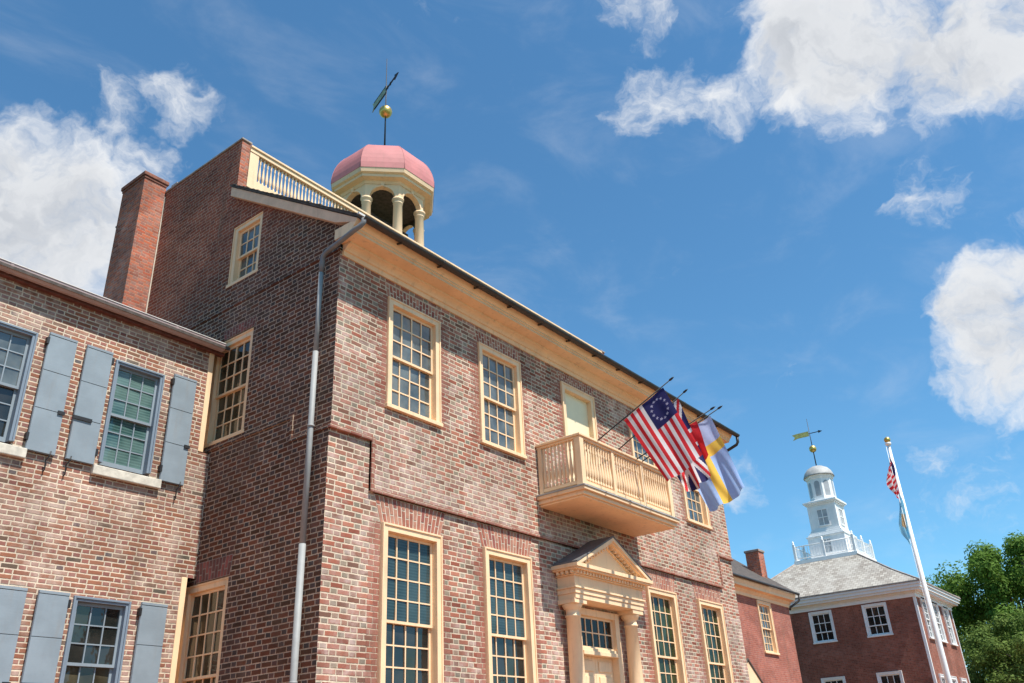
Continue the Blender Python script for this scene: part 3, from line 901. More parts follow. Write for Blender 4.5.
DT0 = CE + 1.9
MB().lathe([(0.66, 15.45), (0.62, 15.6), (0.48, 15.95), (0.40, 16.35), (0.22, 16.5), (0.05, 16.52)], 20, c0).build('bell', M['iron'], cup)
MB().box((CX - 1.08, CY - 0.12, 16.52), (CX + 1.08, CY + 0.12, 16.8)).build('bell_beam', M['shingle'], cup)
MB().tube([(CX, CY, DT0), (CX, CY, 24.1)], [0.035, 0.010], 8).build('rod', M['iron'], cup)
MB().ball((CX, CY, 21.55), 0.235).build('ball', M['gold'], cup)
# weather vane turned nearly along the line of sight
va = R(19.0)
vx, vy = math.sin(va), math.cos(va)
fv = lambda a, b, d: (CX + vx * a + vy * d, CY + vy * a - vx * d, 22.60 + b)
vn = MB()
vn.prism([(0.0, -0.14), (0.95, -0.14), (1.15, -0.20), (1.05, 0.0), (1.15, 0.20), (0.95, 0.14), (0.0, 0.14)], fv, -0.012, 0.012, 0)
for (a0_, a1_, b0_, b1_) in ((0.0, 1.0, 0.14, 0.17), (0.0, 1.0, -0.17, -0.14), (-0.03, 0.0, -0.17, 0.17), (-0.75, -0.03, -0.02, 0.02)):
    vn.prism([(a0_, b0_), (a1_, b0_), (a1_, b1_), (a0_, b1_)], fv, -0.02, 0.02, 1)
vn.prism([(-0.72, -0.02), (-0.70, -0.12), (-1.0, 0.0), (-0.70, 0.12), (-0.72, 0.02)], fv, -0.015, 0.015, 1)
for a_ in (-0.35, -0.12): vn.prism([(a_ - .07, 0), (a_, -.09), (a_ + .07, 0), (a_, .09)], fv, -0.016, 0.016, 1)
vn.build('weather_vane', [M['verdigris'], M['iron']], cup)

# ---------------------------------------------------------------- portico
PX = XC + 0.0
po = MB(lambda x, y, z: (x, y, z + 0.07 * min(1, max(0, (z + 0.4) / 3.7))))
po.box((PX - 1.38, -0.40, 3.36), (PX + 1.38, 0.04, 3.46)); po.box((PX - 1.40, -0.42, 3.462), (PX + 1.40, 0.04, 3.56)); po.box((PX - 1.43, -0.45, 3.562), (PX + 1.43, 0.04, 3.60))
po.box((PX - 1.38, -0.40, 3.602), (PX + 1.38, 0.04, 3.82))
po.box((PX - 1.43, -0.45, 3.822), (PX + 1.43, 0.04, 3.845))
k = -1.41
while k < 1.39:
    po.box((PX + k, -0.51, 3.847), (PX + k + 0.065, -0.40, 3.915)); k += 0.1175
k = -0.44
while k < 0.0:
    po.box((PX - 1.495, k, 3.847), (PX - 1.39, k + 0.065, 3.915)); po.box((PX + 1.39, k, 3.847), (PX + 1.495, k + 0.065, 3.915)); k += 0.1175
po.box((PX - 1.38, -0.40, 3.847), (PX + 1.38, 0.04, 3.915))
po.box((PX - 1.53, -0.58, 3.917), (PX + 1.53, 0.04, 3.95)); po.box((PX - 1.57, -0.62, 3.952), (PX + 1.57, 0.04, 4.03))
por = po.build('portico', M['cream'], court, bevel=0.004)
for sx in (-1, 1):
    cx_ = PX - 0.02 + sx * 1.16
    cc = MB(lambda x, y, z: (x, y, z + 0.07 * min(1, max(0, (z + 0.4) / 3.7))))
    cc.box((cx_ - 0.33, -0.53, -0.4), (cx_ + 0.33, 0.04, -0.22))
    cc.lathe([(0.22, -0.218), (0.23, -0.16), (0.19, -0.11), (0.168, -0.08), (0.165, 0.8), (0.157, 1.8), (0.142, 3.02), (0.165, 3.03), (0.165, 3.06), (0.142, 3.065), (0.142, 3.16), (0.175, 3.18), (0.215, 3.255), (0.215, 3.27)], 28, (cx_, -0.16, 0))
    cc.box((cx_ - 0.225, -0.385, 3.272), (cx_ + 0.225, 0.04, 3.358))
    cc.build('column', M['cream'], por)
# pediment
AZ = 4.77
half = 1.51
slp = (AZ - 4.03) / half
pd = MB(lambda x, y, z: (x, y, z + 0.07))
fp = lambda a, b, d: (PX - 0.03 + a, d, b)
pd.prism([(-half + 0.05, 4.032), (half - 0.05, 4.032), (0, 4.032 + slp * (half - 0.05))], fp, -0.40, -0.30)
for sx in (-1, 1):
    def rk(o0, o1, ya, yb, m_=0):
        # slanted band between offsets o0..o1 below the top edge
        a = [(sx * half, 4.032), (0, AZ), (0, AZ - o1), (sx * (half - o1 / slp), 4.032)]
        pd.prism([(sx * (half - o0 / slp), 4.032), (0, AZ - o0), (0, AZ - o1), (sx * (half - o1 / slp), 4.032)], fp, ya, yb)
    rk(0.0, 0.07, -0.62, -0.40); rk(0.072, 0.11, -0.58, -0.40); rk(0.185, 0.21, -0.44, -0.40)
    n_ = 13
    for q in range(1, n_):
        u_ = sx * half * q / n_
        zz = AZ - slp * abs(u_)
        if zz - 0.18 < 4.05: continue
        pd.box((PX + u_ - 0.03, -0.51, zz - 0.175), (PX + u_ + 0.03, -0.40, zz - 0.108 - 0.004))
pe = pd.build('pediment', M['cream'], por)
ro = MB(lambda x, y, z: (x, y, z + 0.07))
for sx in (-1, 1):
    ro.prism([(sx * (half + 0.03), 4.03), (0, AZ + 0.006), (0, AZ + 0.04), (sx * (half + 0.03), 4.062)], fp, -0.63, 0.0)
ro.build('hood_roof', M['portico_roof'], por)
# entrance: pilasters, transom light, door
db = MB()
for sx in (-1, 1):
    xa_ = PX + sx * 0.86; xb_ = PX + sx * 0.69
    db.box((min(xa_, xb_), -0.03, -0.4), (max(xa_, xb_), 0.34, 3.358))
db.box((PX - 0.688, -0.02, 3.22), (PX + 0.688, 0.34, 3.358))
db.box((PX - 0.688, -0.05, 2.42), (PX + 0.688, 0.34, 2.50)); db.box((PX - 0.688, -0.01, 2.502), (PX + 0.688, 0.34, 2.56))
door = db.build('entrance', M['cream'], court, bevel=0.004)
tr = MB()
tz0, tz1 = 2.562, 3.218
tr.box((PX - 0.687, 0.06, tz0), (PX - 0.64, 0.10, tz1)); tr.box((PX + 0.64, 0.06, tz0), (PX + 0.687, 0.10, tz1))
tr.box((PX - 0.64, 0.06, tz0), (PX + 0.64, 0.10, tz0 + 0.045)); tr.box((PX - 0.64, 0.06, tz1 - 0.045), (PX + 0.64, 0.10, tz1))
for k in range(1, 5): tr.box((PX - 0.64 + 1.28 * k / 5 - .012, 0.065, tz0 + .045), (PX - 0.64 + 1.28 * k / 5 + .012, 0.095, tz1 - .045))
tr.box((PX - 0.64, 0.067, (tz0 + tz1) / 2 - .012), (PX + 0.64, 0.096, (tz0 + tz1) / 2 + .012))
trw = tr.build('transom', M['cream'], door)
tg = MB(); tg.face([(PX - .64, 0.082, tz0), (PX + .64, 0.082, tz0), (PX + .64, 0.082, tz1), (PX - .64, 0.082, tz1)]); tg.build('transom_pane', M['glass_black'], door, fix=False)
for sx in (-1, 1):
    dl = MB()
    a0_, a1_ = (PX - 0.686, PX - 0.004) if sx < 0 else (PX + 0.004, PX + 0.686)
    dl.box((a0_, 0.14, -0.4), (a1_, 0.19, 2.418))
    for (z0_, z1_) in ((-0.2, 0.35), (0.45, 1.0), (1.1, 1.62), (1.72, 2.02), (2.12, 2.33)):
        dl.box((a0_ + 0.10, 0.115, z0_), (a1_ - 0.10, 0.139, z1_))
    lf = dl.build('door_leaf', M['cream'], door, bevel=0.006)
    MB().ball((a1_ - 0.07 if sx < 0 else a0_ + 0.07, 0.10, 0.85), 0.035).build('knob', M['gold'], door)
stp = MB()
for k in range(5):
    stp.box((PX - 1.6 - 0.0, -1.2 - 0.3 * k, G + 0.002), (PX + 1.6, -0.9 - 0.3 * k if k else 0.04, -0.402 - 0.178 * k))
stp.build('entrance_steps', M['step'], court)

# ================================================================== west wing
west = empty('brick_wing', (-6, 3.4, G), 'lower brick house wing with blue-grey shutters joined to the left side of the courthouse', 'house')
WY = 3.4
WTOP = 7.98
WW = -22.0
fn_w = lambda a, b, d: (a, WY + d, b)
A_C = -1.615; PITCH = 2.318; WW2 = 0.475
cent = [A_C - PITCH * k for k in range(8)]
hol = []
for c in cent:
    hol += [(c - WW2 + .02, c + WW2 - .02, 5.21, 7.14), (c - WW2 + .02, c + WW2 - .02, 1.12, 3.06)]
wp = [(WW, G), (-0.27, G), (-0.27, 3.60), (-0.001, 3.60), (-0.001, 5.90), (-0.27, 5.90), (-0.27, WTOP), (WW, WTOP)]
wall_panel(wp, hol, fn_w, 0.3, M['west'], 'wall', west)
bkw = MB()
bkw.face([(WW, WY, G), (WW, 11.2, G), (WW, 11.2, WTOP), (WW, 7.3, 9.9), (WW, WY, WTOP)])
bkw.face([(WW, 11.2, G), (-0.002, 11.2, G), (-0.002, 11.2, WTOP), (WW, 11.2, WTOP)])
bkw.build('rear_wall', M['west'], west, fix=False)
# cream boards closing the cut-back corners beside the courthouse windows
for (z0_, z1_) in ((G, 3.598), (5.902, WTOP - 0.02)):
    MB().box((-0.268, WY - 0.012, z0_), (-0.16, WY + 0.40, z1_)).build('corner_board', M['cream'], west, bevel=0.01)
    MB().box((-0.158, WY + 0.37, z0_), (-0.004, WY + 0.40, z1_)).build('corner_board', M['cream'], west)
rfw = MB()
rfw.prism([(WY - 0.27, 8.06), (7.3, 9.95), (11.4, 8.06), (11.4, 7.99), (7.3, 9.87), (WY - 0.27, 7.99)], lambda a, b, d: (d, a, b), WW - 0.1, -0.003)
rfw.build('roof', M['shingle'], west)
fas = MB().box((WW, WY - 0.10, 7.93), (-0.003, WY + 0.02, 7.985)); fas.build('eaves_course', M['arch3'], west)  # dark brick tone puts the shadow under the gutter into the colour
gw = MB()
gprof = [(WY - 0.145, 7.955), (WY - 0.20, 7.96), (WY - 0.245, 7.985), (WY - 0.27, 8.045), (WY - 0.275, 8.085), (WY - 0.145, 8.085)]
gw.prism(gprof, lambda a, b, d: (d, a, b), WW - 0.1, -0.10)
wg = gw.build('gutter', M['gutter_taupe'], west, bevel=0.004)
MB().box((WW - 0.1, WY - 0.285, 8.087), (-0.10, WY - 0.15, 8.100)).build('gutter_lip', M['gutter_edge'], wg)
for k in range(7):
    MB().prism([(a + (0.004 if a < WY - .2 else 0) * -1, b - .003) for a, b in gprof], lambda a, b, d: (d, a, b), -1.2 - 3.0 * k, -1.15 - 3.0 * k).build('gutter_joint', M['gutter_taupe'], wg)

def shutter(parent, x0, z0, z1, right_side, cuts):
    w_ = 0.47
    b = MB()
    b.box((x0, WY - 0.060, z0), (x0 + w_, WY - 0.032, z1))
    zs = [z0 + 0.004] + [z0 + (z1 - z0) * c for c in cuts] + [z1 - 0.05]
    for a_, c_ in zip(zs, zs[1:]):
        b.box((x0 + 0.004, WY - 0.075, a_ + 0.004), (x0 + w_ - 0.004, WY - 0.061, c_ - 0.006))
    b.box((x0 + 0.002, WY - 0.078, z1 - 0.045), (x0 + w_ - 0.002, WY - 0.061, z1 - 0.002))
    sh = b.build('shutter', M['blue'], parent, bevel=0.003)
    hx = x0 - 0.03 if right_side else x0 + w_ - 0.01
    for zz in (z0 + 0.16, z1 - 0.22):
        MB().box((hx, WY - 0.085, zz), (hx + 0.04, WY - 0.002, zz + 0.12)).build('hinge', M['iron'], sh)
    ex = x0 + w_ - 0.13 if right_side else x0 + 0.02
    zb = z0 + (z1 - z0) * cuts[0] + 0.0
    if right_side:
        MB().box((x0 + w_ - 0.10, WY - 0.098, zb - 0.03), (x0 + w_ + 0.012, WY - 0.079, zb + 0.03)).build('bolt', M['iron'], sh)
    else:
        MB().box((x0 - 0.015, WY - 0.098, zb - 0.03), (x0 + 0.30, WY - 0.079, zb + 0.03)).build('bolt', M['iron'], sh)
    # scrolled holder below
    sx = x0 + w_ * (0.82 if right_side else 0.15)
    MB().tube([(sx, WY - 0.10, z0 + 0.05), (sx - 0.01, WY - 0.10, z0 - 0.03), (sx - 0.04, WY - 0.06, z0 - 0.10), (sx - 0.02, WY - 0.04, z0 - 0.24), (sx - 0.035, WY - 0.03, z0 - 0.28)], 0.011, 6).build('shutter_dog', M['iron'], sh)
    return sh

for k, c in enumerate(cent[:5]):
    gm = (M['glass_green'], M['glass_green']) if k == 0 else (M['glass'], M['glass_dark'])
    wn_ = window(west, fx_front(c - WW2, WY, 5.19), 2 * WW2, 1.97, 3, 3, 3, M['bluedark'], gm[0], gm[1], casing=0.075, proud=0.02, rec=0.06, sill=False, pw=0.04, sashmat=M['blue'], mt_w=0.02)
    MB().box((c - WW2 - 0.09, WY - 0.09, 5.02), (c + WW2 + 0.20, WY - 0.002, 5.185)).build('stone_sill', M['stone'], wn_, bevel=0.015)
    wl_ = window(west, fx_front(c - WW2, WY, 1.10), 2 * WW2, 1.98, 3, 3, 3, M['bluedark'], M['glass_dark'], M['glass_brown'], casing=0.075, proud=0.02, rec=0.06, sill=False, pw=0.04, sashmat=M['blue'], mt_w=0.02)
    MB().box((c - WW2 - 0.09, WY - 0.09, 0.94), (c + WW2 + 0.20, WY - 0.002, 1.097)).build('stone_sill', M['stone'], wl_, bevel=0.015)
    for (z0_, z1_, cuts) in ((5.17, 7.235, (0.35, 0.67)), (1.06, 3.095, (0.34, 0.67))):
        shutter(west, c - WW2 - 0.56, z0_, z1_, False, cuts)
        shutter(west, c + WW2 + 0.165, z0_, z1_, True, cuts)
# chimney against the courthouse gable
ch = MB()
ch.box((-0.59, 6.66, 8.5), (-0.012, 7.66, 13.68))
chm = ch.build('chimney', M['chimney'], west)
cc = MB(); cc.box((-0.61, 6.64, 13.682), (-0.006, 7.68, 13.75)); cc.box((-0.635, 6.615, 13.752), (0.03, 7.705, 13.86)); cc.box((-0.55, 6.70, 13.862), (-0.05, 7.62, 13.90)); cc.build('chimney_cap', M['redcap'], chm, bevel=0.015)
MB().box((-0.03, 6.635, 8.6), (-0.003, 6.658, 13.4)).build('mortar_seam', M['mortar'], chm)

# ================================================================== east wing
east = empty('brick_wing', (22, 3.4, G), 'small plain red brick wing with one cream window, right of the courthouse', 'house')
EY, EX = 3.4, 28.5
ET = 6.25
EW = (25.06, 26.42, 3.93, 5.95)
wall_panel([(L + 0.01, G), (EX, G), (EX, ET), (L + 0.01, ET)], [(EW[0] + .02, EW[1] - .02, EW[2] + .02, EW[3] - .02)], lambda a, b, d: (a, EY + d, b), 0.3, M['east'], 'wall', east)
ERY, ERZ = 7.4, 9.75
ew = MB()
ew.face([(EX, EY, G), (EX, 11.4, G), (EX, 11.4, ET), (EX, ERY, ERZ - 0.55), (EX, EY, ET)])
ew.face([(L + .01, 11.4, G), (EX, 11.4, G), (EX, 11.4, ET), (L + .01, 11.4, ET)])
ew.build('end_wall', M['east'], east, fix=False)
er = MB()
er.prism([(3.03, 6.58), (ERY, ERZ), (11.77, 6.58), (11.77, 6.50), (ERY, ERZ - 0.09), (3.03, 6.50)], lambda a, b, d: (d, a, b), L + 0.02, EX + 0.36)
er.build('roof', M['shingle'], east)
ec = MB().prism([(EY, 5.98), (EY - .03, 5.98), (EY - .04, 6.10), (EY - .10, 6.16), (EY - .12, 6.22), (EY - .30, 6.24), (EY - .31, 6.33), (EY - .36, 6.44), (EY - .36, 6.49), (EY, 6.49)], lambda a, b, d: (d, a, b), L + 0.02, EX + 0.10)
ec.build('cornice', M['cream'], east)
eg = MB().tube([(L + 0.02, 2.98, 6.53), (EX + 0.36, 2.98, 6.53)], 0.055, 10); eg.build('gutter', M['gutter_dark'], east)
MB().tube([(EX + 0.33, 2.98, 6.5), (EX + 0.33, 2.99, 6.30), (EX + 0.28, 3.04, 6.22), (EX + 0.06, EY - 0.06, 6.0), (EX - 0.02, EY - 0.06, 5.9)], 0.045, 10).build('downspout', M['gutter_dark'], east)
window(east, fx_front(EW[0], EY, EW[2]), EW[1] - EW[0], EW[3] - EW[2], 4, 3, 3, M['cream'], M['glass'], M['glass'])
che = MB(); che.box((27.75, 4.02, 6.6), (28.35, 4.62, 8.40))
cho = che.build('chimney', M['chimney'], east)
MB().box((27.71, 3.98, 8.402), (28.39, 4.66, 8.50)).build('chimney_cap', M['cap'], cho, bevel=0.01)
hd = MB()
hd.prism([(21.8, 2.72), (22.85, 3.52), (23.9, 2.72), (23.9, 2.62), (21.8, 2.62)], lambda a, b, d: (a, d, b), EY - 0.20, EY - 0.002)
hdo = hd.build('door_hood', M['cream'], east)
hr_ = MB()
for sx in (-1, 1): hr_.prism([(22.85 + sx * 1.12, 2.67), (22.85, 3.53), (22.85, 3.60), (22.85 + sx * 1.12, 2.74)], lambda a, b, d: (a, d, b), EY - 0.24, EY - 0.003)
hr_.build('hood_roof', M['shingle'], hdo)

# ================================================================== steepled hall
hall = empty('steepled_hall', (40.1, 4.6, G), 'distant red brick hall with shingled hip roof and white wooden steeple', 'town hall')
HX0, HX1, HY0, HY1 = 36.0, 42.9, 0.0, 9.25
HT = 6.95
hw_w = []
for y0 in (1.37, 4.035, 6.70):
    for z0 in (5.22, 2.12): hw_w.append((y0, y0 + 1.17, z0, z0 + 1.52))
wall_panel([(HY0, G), (HY1, G), (HY1, HT), (HY0, HT)], [(a + .02, b - .02, c + .02, d - .02) for a, b, c, d in hw_w], lambda a, b, d: (HX0 + d, a, b), 0.3, M['hall'], 'west_wall', hall)
sw = []
for x0 in (36.75, 38.75, 40.85):
    for z0 in (4.95, 1.45): sw.append((x0, x0 + 1.15, z0, z0 + 1.95))
wall_panel([(HX0, G), (HX1, G), (HX1, HT), (HX0, HT)], [(a + .02, b - .02, c + .02, d - .02) for a, b, c, d in sw], lambda a, b, d: (a, HY0 + d, b), 0.3, M['hall'], 'south_wall', hall)
hb = MB(); hb.face([(HX1, HY0, G), (HX1, HY1, G), (HX1, HY1, HT), (HX1, HY0, HT)]); hb.face([(HX0, HY1, G), (HX1, HY1, G), (HX1, HY1, HT), (HX0, HY1, HT)]); hb.build('rear_wall', M['hall'], hall, fix=False)
for (y0, y1, z0, z1) in hw_w:
    window(hall, fx_west(HX0, y0, z0), y1 - y0, z1 - z0, 3, 2, 1, M['white'], M['glass_dark'], M['glass_dark'], casing=0.12, rec=0.03, pw=0.04, mt_w=0.03)
for (x0, x1, z0, z1) in sw:
    window(hall, fx_front(x0, HY0, z0), x1 - x0, z1 - z0, 3, 3, 3, M['white'], M['glass_dark'], M['glass_dark'], casing=0.14, proud=0.06, rec=0.0, pw=0.05, mt_w=0.03)
for (xx, yy) in ((HX0 - 0.02, HY0 - 0.02), (HX1 - 0.10, HY0 - 0.02)):
    MB().box((xx, yy, G), (xx + 0.12, yy + 0.12, HT)).build('corner_board', M['white'], hall)
hc = MB()
for o_, z0, z1 in ((0.06, 6.80, 6.98), (0.12, 6.982, 7.06), (0.36, 7.062, 7.16), (0.44, 7.162, 7.30), (0.50, 7.302, 7.40)):
    hc.box((HX0 - o_, HY0 - o_, z0), (HX1 + o_, HY1 + o_, z1))
hc.build('cornice', M['white'], hall)
MB().box((HX0 - 0.54, HY0 - 0.54, 7.402), (HX1 + 0.54, HY1 + 0.54, 7.46)).build('gutter', M['cap'], hall)


def shingle_mat():
    mt, t, b = new_mat('pale_shingles')
    p = worldpos(t)
    px, py, pz = t.xyz(p)
    bt = t.node('ShaderNodeTexBrick')
    geo = t.node('ShaderNodeNewGeometry')
    side = t.m('GREATER_THAN', t.m('ABSOLUTE', t.xyz(geo.outputs['Normal'])[0]), t.m('ABSOLUTE', t.xyz(geo.outputs['Normal'])[1]))
    u = t.fmix(side, px, py)
    t.put(bt.inputs['Vector'], t.cxyz(u, t.m('MULTIPLY', pz, 1.6), 0.0))
    bt.inputs['Scale'].default_value = 1.0; bt.inputs['Brick Width'].default_value = 0.24; bt.inputs['Row Height'].default_value = 0.19
    bt.inputs['Mortar Size'].default_value = 0.012
    bt.inputs['Color1'].default_value = (0.42, 0.39, 0.34, 1); bt.inputs['Color2'].default_value = (0.24, 0.21, 0.18, 1); bt.inputs['Mortar'].default_value = (0.14, 0.12, 0.10, 1)
    c = t.mix(t.mapr(t.noise(p, 1.1, 4), 0.35, 0.7, 0, 0.5), bt.outputs[0], (0.42, 0.40, 0.36))
    t.put(b.inputs['Base Color'], c); b.inputs['Roughness'].default_value = 0.9
    return mt


M['pale_shingle'] = shingle_mat()
DZ = 9.72
dx0, dx1, dy0, dy1 = 38.45, 41.6, 2.92, 6.16
hr2 = MB()
e = [(HX0 - .5, HY0 - .5, 7.47), (HX1 + .5, HY0 - .5, 7.47), (HX1 + .5, HY1 + .5, 7.47), (HX0 - .5, HY1 + .5, 7.47)]
dk = [(dx0, dy0, DZ), (dx1, dy0, DZ), (dx1, dy1, DZ), (dx0, dy1, DZ)]
# gently kicked hip roof
md = [tuple(Vector(a).lerp(Vector(b), 0.4) + Vector((0, 0, -0.07))) for a, b in zip(e, dk)]
for i in range(4):
    j = (i + 1) % 4
    hr2.face([e[i], e[j], md[j], md[i]]); hr2.face([md[i], md[j], dk[j], dk[i]])
hr2.face(dk)
hro = hr2.build('hip_roof', M['pale_shingle'], hall)
for i in range(4):
    MB().tube([e[i], md[i], dk[i]], 0.045, 6).build('hip_ridge', M['cap'], hro)
# deck and railing
TX, TY = 40.1, 4.50
sd = MB()
sd.box((dx0 - 0.10, dy0 - 0.10, DZ - 0.08), (dx1 + 0.10, dy1 + 0.10, DZ + 0.10))
st_ = sd.build('steeple', M['white'], hall)
MB().box((dx0 - 0.12, dy0 - 0.12, DZ - 0.16), (dx1 + 0.12, dy1 + 0.12, DZ - 0.082)).build('deck_edge', M['lead'], st_)
def tower_box(hw, z0, z1, name=None):
    return ((TX - hw, TY - hw, z0), (TX + hw, TY + hw, z1))
s2 = MB()
for hw, z0, z1 in ((1.02, DZ + 0.102, 11.05), (1.07, 11.052, 11.12), (0.98, 11.122, 11.22), (0.90, 11.222, 11.34), (0.83, 11.342, 11.46), (0.76, 11.462, 12.82), (0.79, 12.822, 12.88), (0.86, 12.882, 12.96), (0.94, 12.962, 13.06), (0.70, 13.062, 13.16)):
    s2.box(*tower_box(hw, z0, z1))
for sx in (-1, 1):
    for sy in (-1, 1):
        cx_, cy_ = TX + sx * 0.70, TY + sy * 0.70
        s2.box((cx_ - 0.085, cy_ - 0.085, 11.463), (cx_ + 0.085, cy_ + 0.085, 12.82))
s2.build('tower', M['white'], st_, bevel=0.008)
M['vane_pane'] = glass('grey_louvre_pane', (0.34, 0.35, 0.36), (0.42, 0.43, 0.44), 3.0, 1.4)
for (wx, z0, z1, hw) in ((0.763, 11.70, 12.55, 0.27), (1.023, 10.15, 10.85, 0.24)):
    for f_ in (lambda u, n, z: (TX - wx - n, TY + u, z), lambda u, n, z: (TX + u, TY - wx - n, z)):
        b = MB(f_)
        b.box((-hw - .06, 0, z0 - .06), (-hw, .04, z1 + .06)); b.box((hw, 0, z0 - .06), (hw + .06, .04, z1 + .06)); b.box((-hw, 0, z1), (hw, .04, z1 + .06)); b.box((-hw, 0, z0 - .06), (hw, .05, z0))
        b.box((-.02, 0.008, z0), (.02, .03, z1)); b.box((-hw, 0.009, (z0 + z1) / 2 - .02), (hw, .031, (z0 + z1) / 2 + .02))
        b.build('tower_window', M['white'], st_)
        gg = MB(f_); gg.face([(-hw, .006, z0), (hw, .006, z0), (hw, .006, z1), (-hw, .006, z1)]); gg.build('tower_pane', M['vane_pane'], st_, fix=False)
ln = MB().lathe([(0.66 * r8, 13.162), (0.66 * r8, 14.40), (0.70 * r8, 14.41), (0.74 * r8, 14.55), (0.76 * r8, 14.56)], 8, (TX, TY, 0), 0, math.pi / 8, smooth=False)
ln.build('lantern', M['white'], st_)
for k in range(8):
    a0 = k * math.pi / 4
    nx, ny = math.cos(a0), math.sin(a0); tx, ty = -ny, nx
    gg = MB(); fnk = lambda u, z, d: (TX + nx * d + tx * u, TY + ny * d + ty * u, z)
    gg.prism([(-.15, 13.38), (.15, 13.38), (.15, 14.10)] + [(.15 * math.cos(math.pi * q / 8), 14.10 + .15 * math.sin(math.pi * q / 8)) for q in range(1, 8)] + [(-.15, 14.10)], fnk, 0.655, 0.668)
    gg.build('lantern_louvre', M['vane_pane'], st_)
MB().lathe([(0.80 * r8, 14.562), (0.78 * r8, 14.64), (0.70 * r8, 14.86), (0.55 * r8, 15.06), (0.32 * r8, 15.2), (0.08, 15.27), (0.03, 15.3)], 16, (TX, TY, 0), 0, 0).build('lantern_dome', M['lead'], st_)
MB().tube([(TX, TY, 15.25), (TX, TY, 18.2)], [0.035, 0.012], 8).build('rod', M['iron'], st_)
MB().ball((TX, TY, 16.32), 0.21).build('ball', M['gold'], st_)
vh = MB()
fh = lambda a, b, d: (TX - 0.15 * a + d, TY + a, 17.28 + b - 0.03 * a)
vh.prism([(0.05, -.15), (0.72, -.15), (1.0, -.22), (0.86, -.06), (1.0, 0.12), (0.72, .15), (0.05, .15)], fh, -.012, .012, 0)
vh.prism([(-.65, -.02), (0.05, -.02), (0.05, .02), (-.65, .02)], fh, -.015, .015, 1); vh.prism([(-.72, 0), (-.5, -.09), (-.5, .09)], fh, -.014, .014, 1)
vh.build('weather_vane', [M['gold'], M['iron']], st_)
# railing round the deck: posts with finials, thin rails, spindles
rp = []
rx0, rx1, ry0, ry1 = dx0, dx1, dy0, dy1
rail = MB()
for (a, b) in (((rx0, ry0), (rx1, ry0)), ((rx1, ry0), (rx1, ry1)), ((rx1, ry1), (rx0, ry1)), ((rx0, ry1), (rx0, ry0))):
    for zz in (DZ + 0.22, DZ + 0.86):
        rail.tube([(a[0], a[1], zz), (b[0], b[1], zz)], 0.028, 6)
    for q in range(1, 22):
        t_ = q / 22
        x_, y_ = a[0] + (b[0] - a[0]) * t_, a[1] + (b[1] - a[1]) * t_
        rail.box((x_ - .012, y_ - .012, DZ + .22), (x_ + .012, y_ + .012, DZ + .86))
rail.build('railing', M['white'], st_)
pp = None
for (x_, y_) in ((rx0, ry0), (rx1, ry0), (rx1, ry1), (rx0, ry1), ((rx0 + rx1) / 2, ry0), (rx0, (ry0 + ry1) / 2), (rx1, (ry0 + ry1) / 2), ((rx0 + rx1) / 2, ry1)):
    pos = (x_, y_, DZ + 0.102)
    if pp is None:
        b = MB().box((x_ - .06, y_ - .06, DZ + .102), (x_ + .06, y_ + .06, DZ + .98)).lathe([(.07, .88), (.07, .92), (.03, .94), (.06, 1.02), (.02, 1.10)], 8, pos)
        pp = b.build('railing_post', M['white'], st_, origin=pos)
    else: inst(pp, 'railing_post', st_, pos)

# ================================================================== flagpole with two limp flags
FPX, FPY = 12.725, -5.64
fpole = empty('flagpole', (FPX, FPY, G), 'tall white flagpole with a small gold finial standing in front of the steepled hall', 'flagpole')
MB().tube([(FPX, FPY, G), (FPX, FPY, 2.0), (FPX, FPY, 7.0)], [0.068, 0.060, 0.033], 16).build('pole', M['white'], fpole)
MB().lathe([(0.05, 0), (0.07, .02), (0.07, .06), (0.03, .08)], 12, (FPX, FPY, 7.0)).build('truck', M['white'], fpole)
MB().ball((FPX, FPY, 7.14), 0.075).build('finial', M['gold'], fpole)
MB().lathe([(0.22, 0), (0.22, .06), (0.14, .12), (0.12, .3)], 16, (FPX, FPY, G)).build('base', M['white'], fpole)
MB().tube([(FPX - .07, FPY + .05, 6.95), (FPX - .13, FPY + .04, 0.0)], 0.006, 5).build('halyard', M['white'], fpole)


def cloth(name, col, rough=0.8):
    mt, t, b = new_mat(name)
    p = worldpos(t)
    t.put(b.inputs['Base Color'], t.mix(t.mapr(t.noise(p, 9, 3), 0.3, 0.7), tuple(c * 0.9 for c in col), col))
    b.inputs['Roughness'].default_value = rough
    b.inputs['Specular IOR Level'].default_value = 0.2
    # thin cloth lets some daylight through
    tl = t.node('ShaderNodeBsdfTranslucent'); tl.inputs[0].default_value = (*col, 1)
    mx = t.node('ShaderNodeMixShader'); mx.inputs[0].default_value = 0.40
    out = t.n['Material Output']
    t.l.new(b.outputs[0], mx.inputs[1]); t.l.new(tl.outputs[0], mx.inputs[2]); t.l.new(mx.outputs[0], out.inputs[0])
    return mt


F = {'red': cloth('flag_red', (0.66, 0.03, 0.04)), 'white': cloth('flag_white', (0.78, 0.76, 0.76)), 'navy': cloth('flag_navy', (0.025, 0.025, 0.11)),
     'pale': cloth('flag_pale_blue', (0.36, 0.53, 0.86)), 'yellow': cloth('flag_yellow', (0.90, 0.60, 0.10)), 'sky': cloth('flag_sky_blue', (0.26, 0.60, 0.80)),
     'buff': cloth('flag_buff', (0.55, 0.38, 0.20)), 'lilac': cloth('flag_pale_lilac', (0.50, 0.58, 0.84)), 'star': cloth('flag_star_white', (0.42, 0.40, 0.55))}


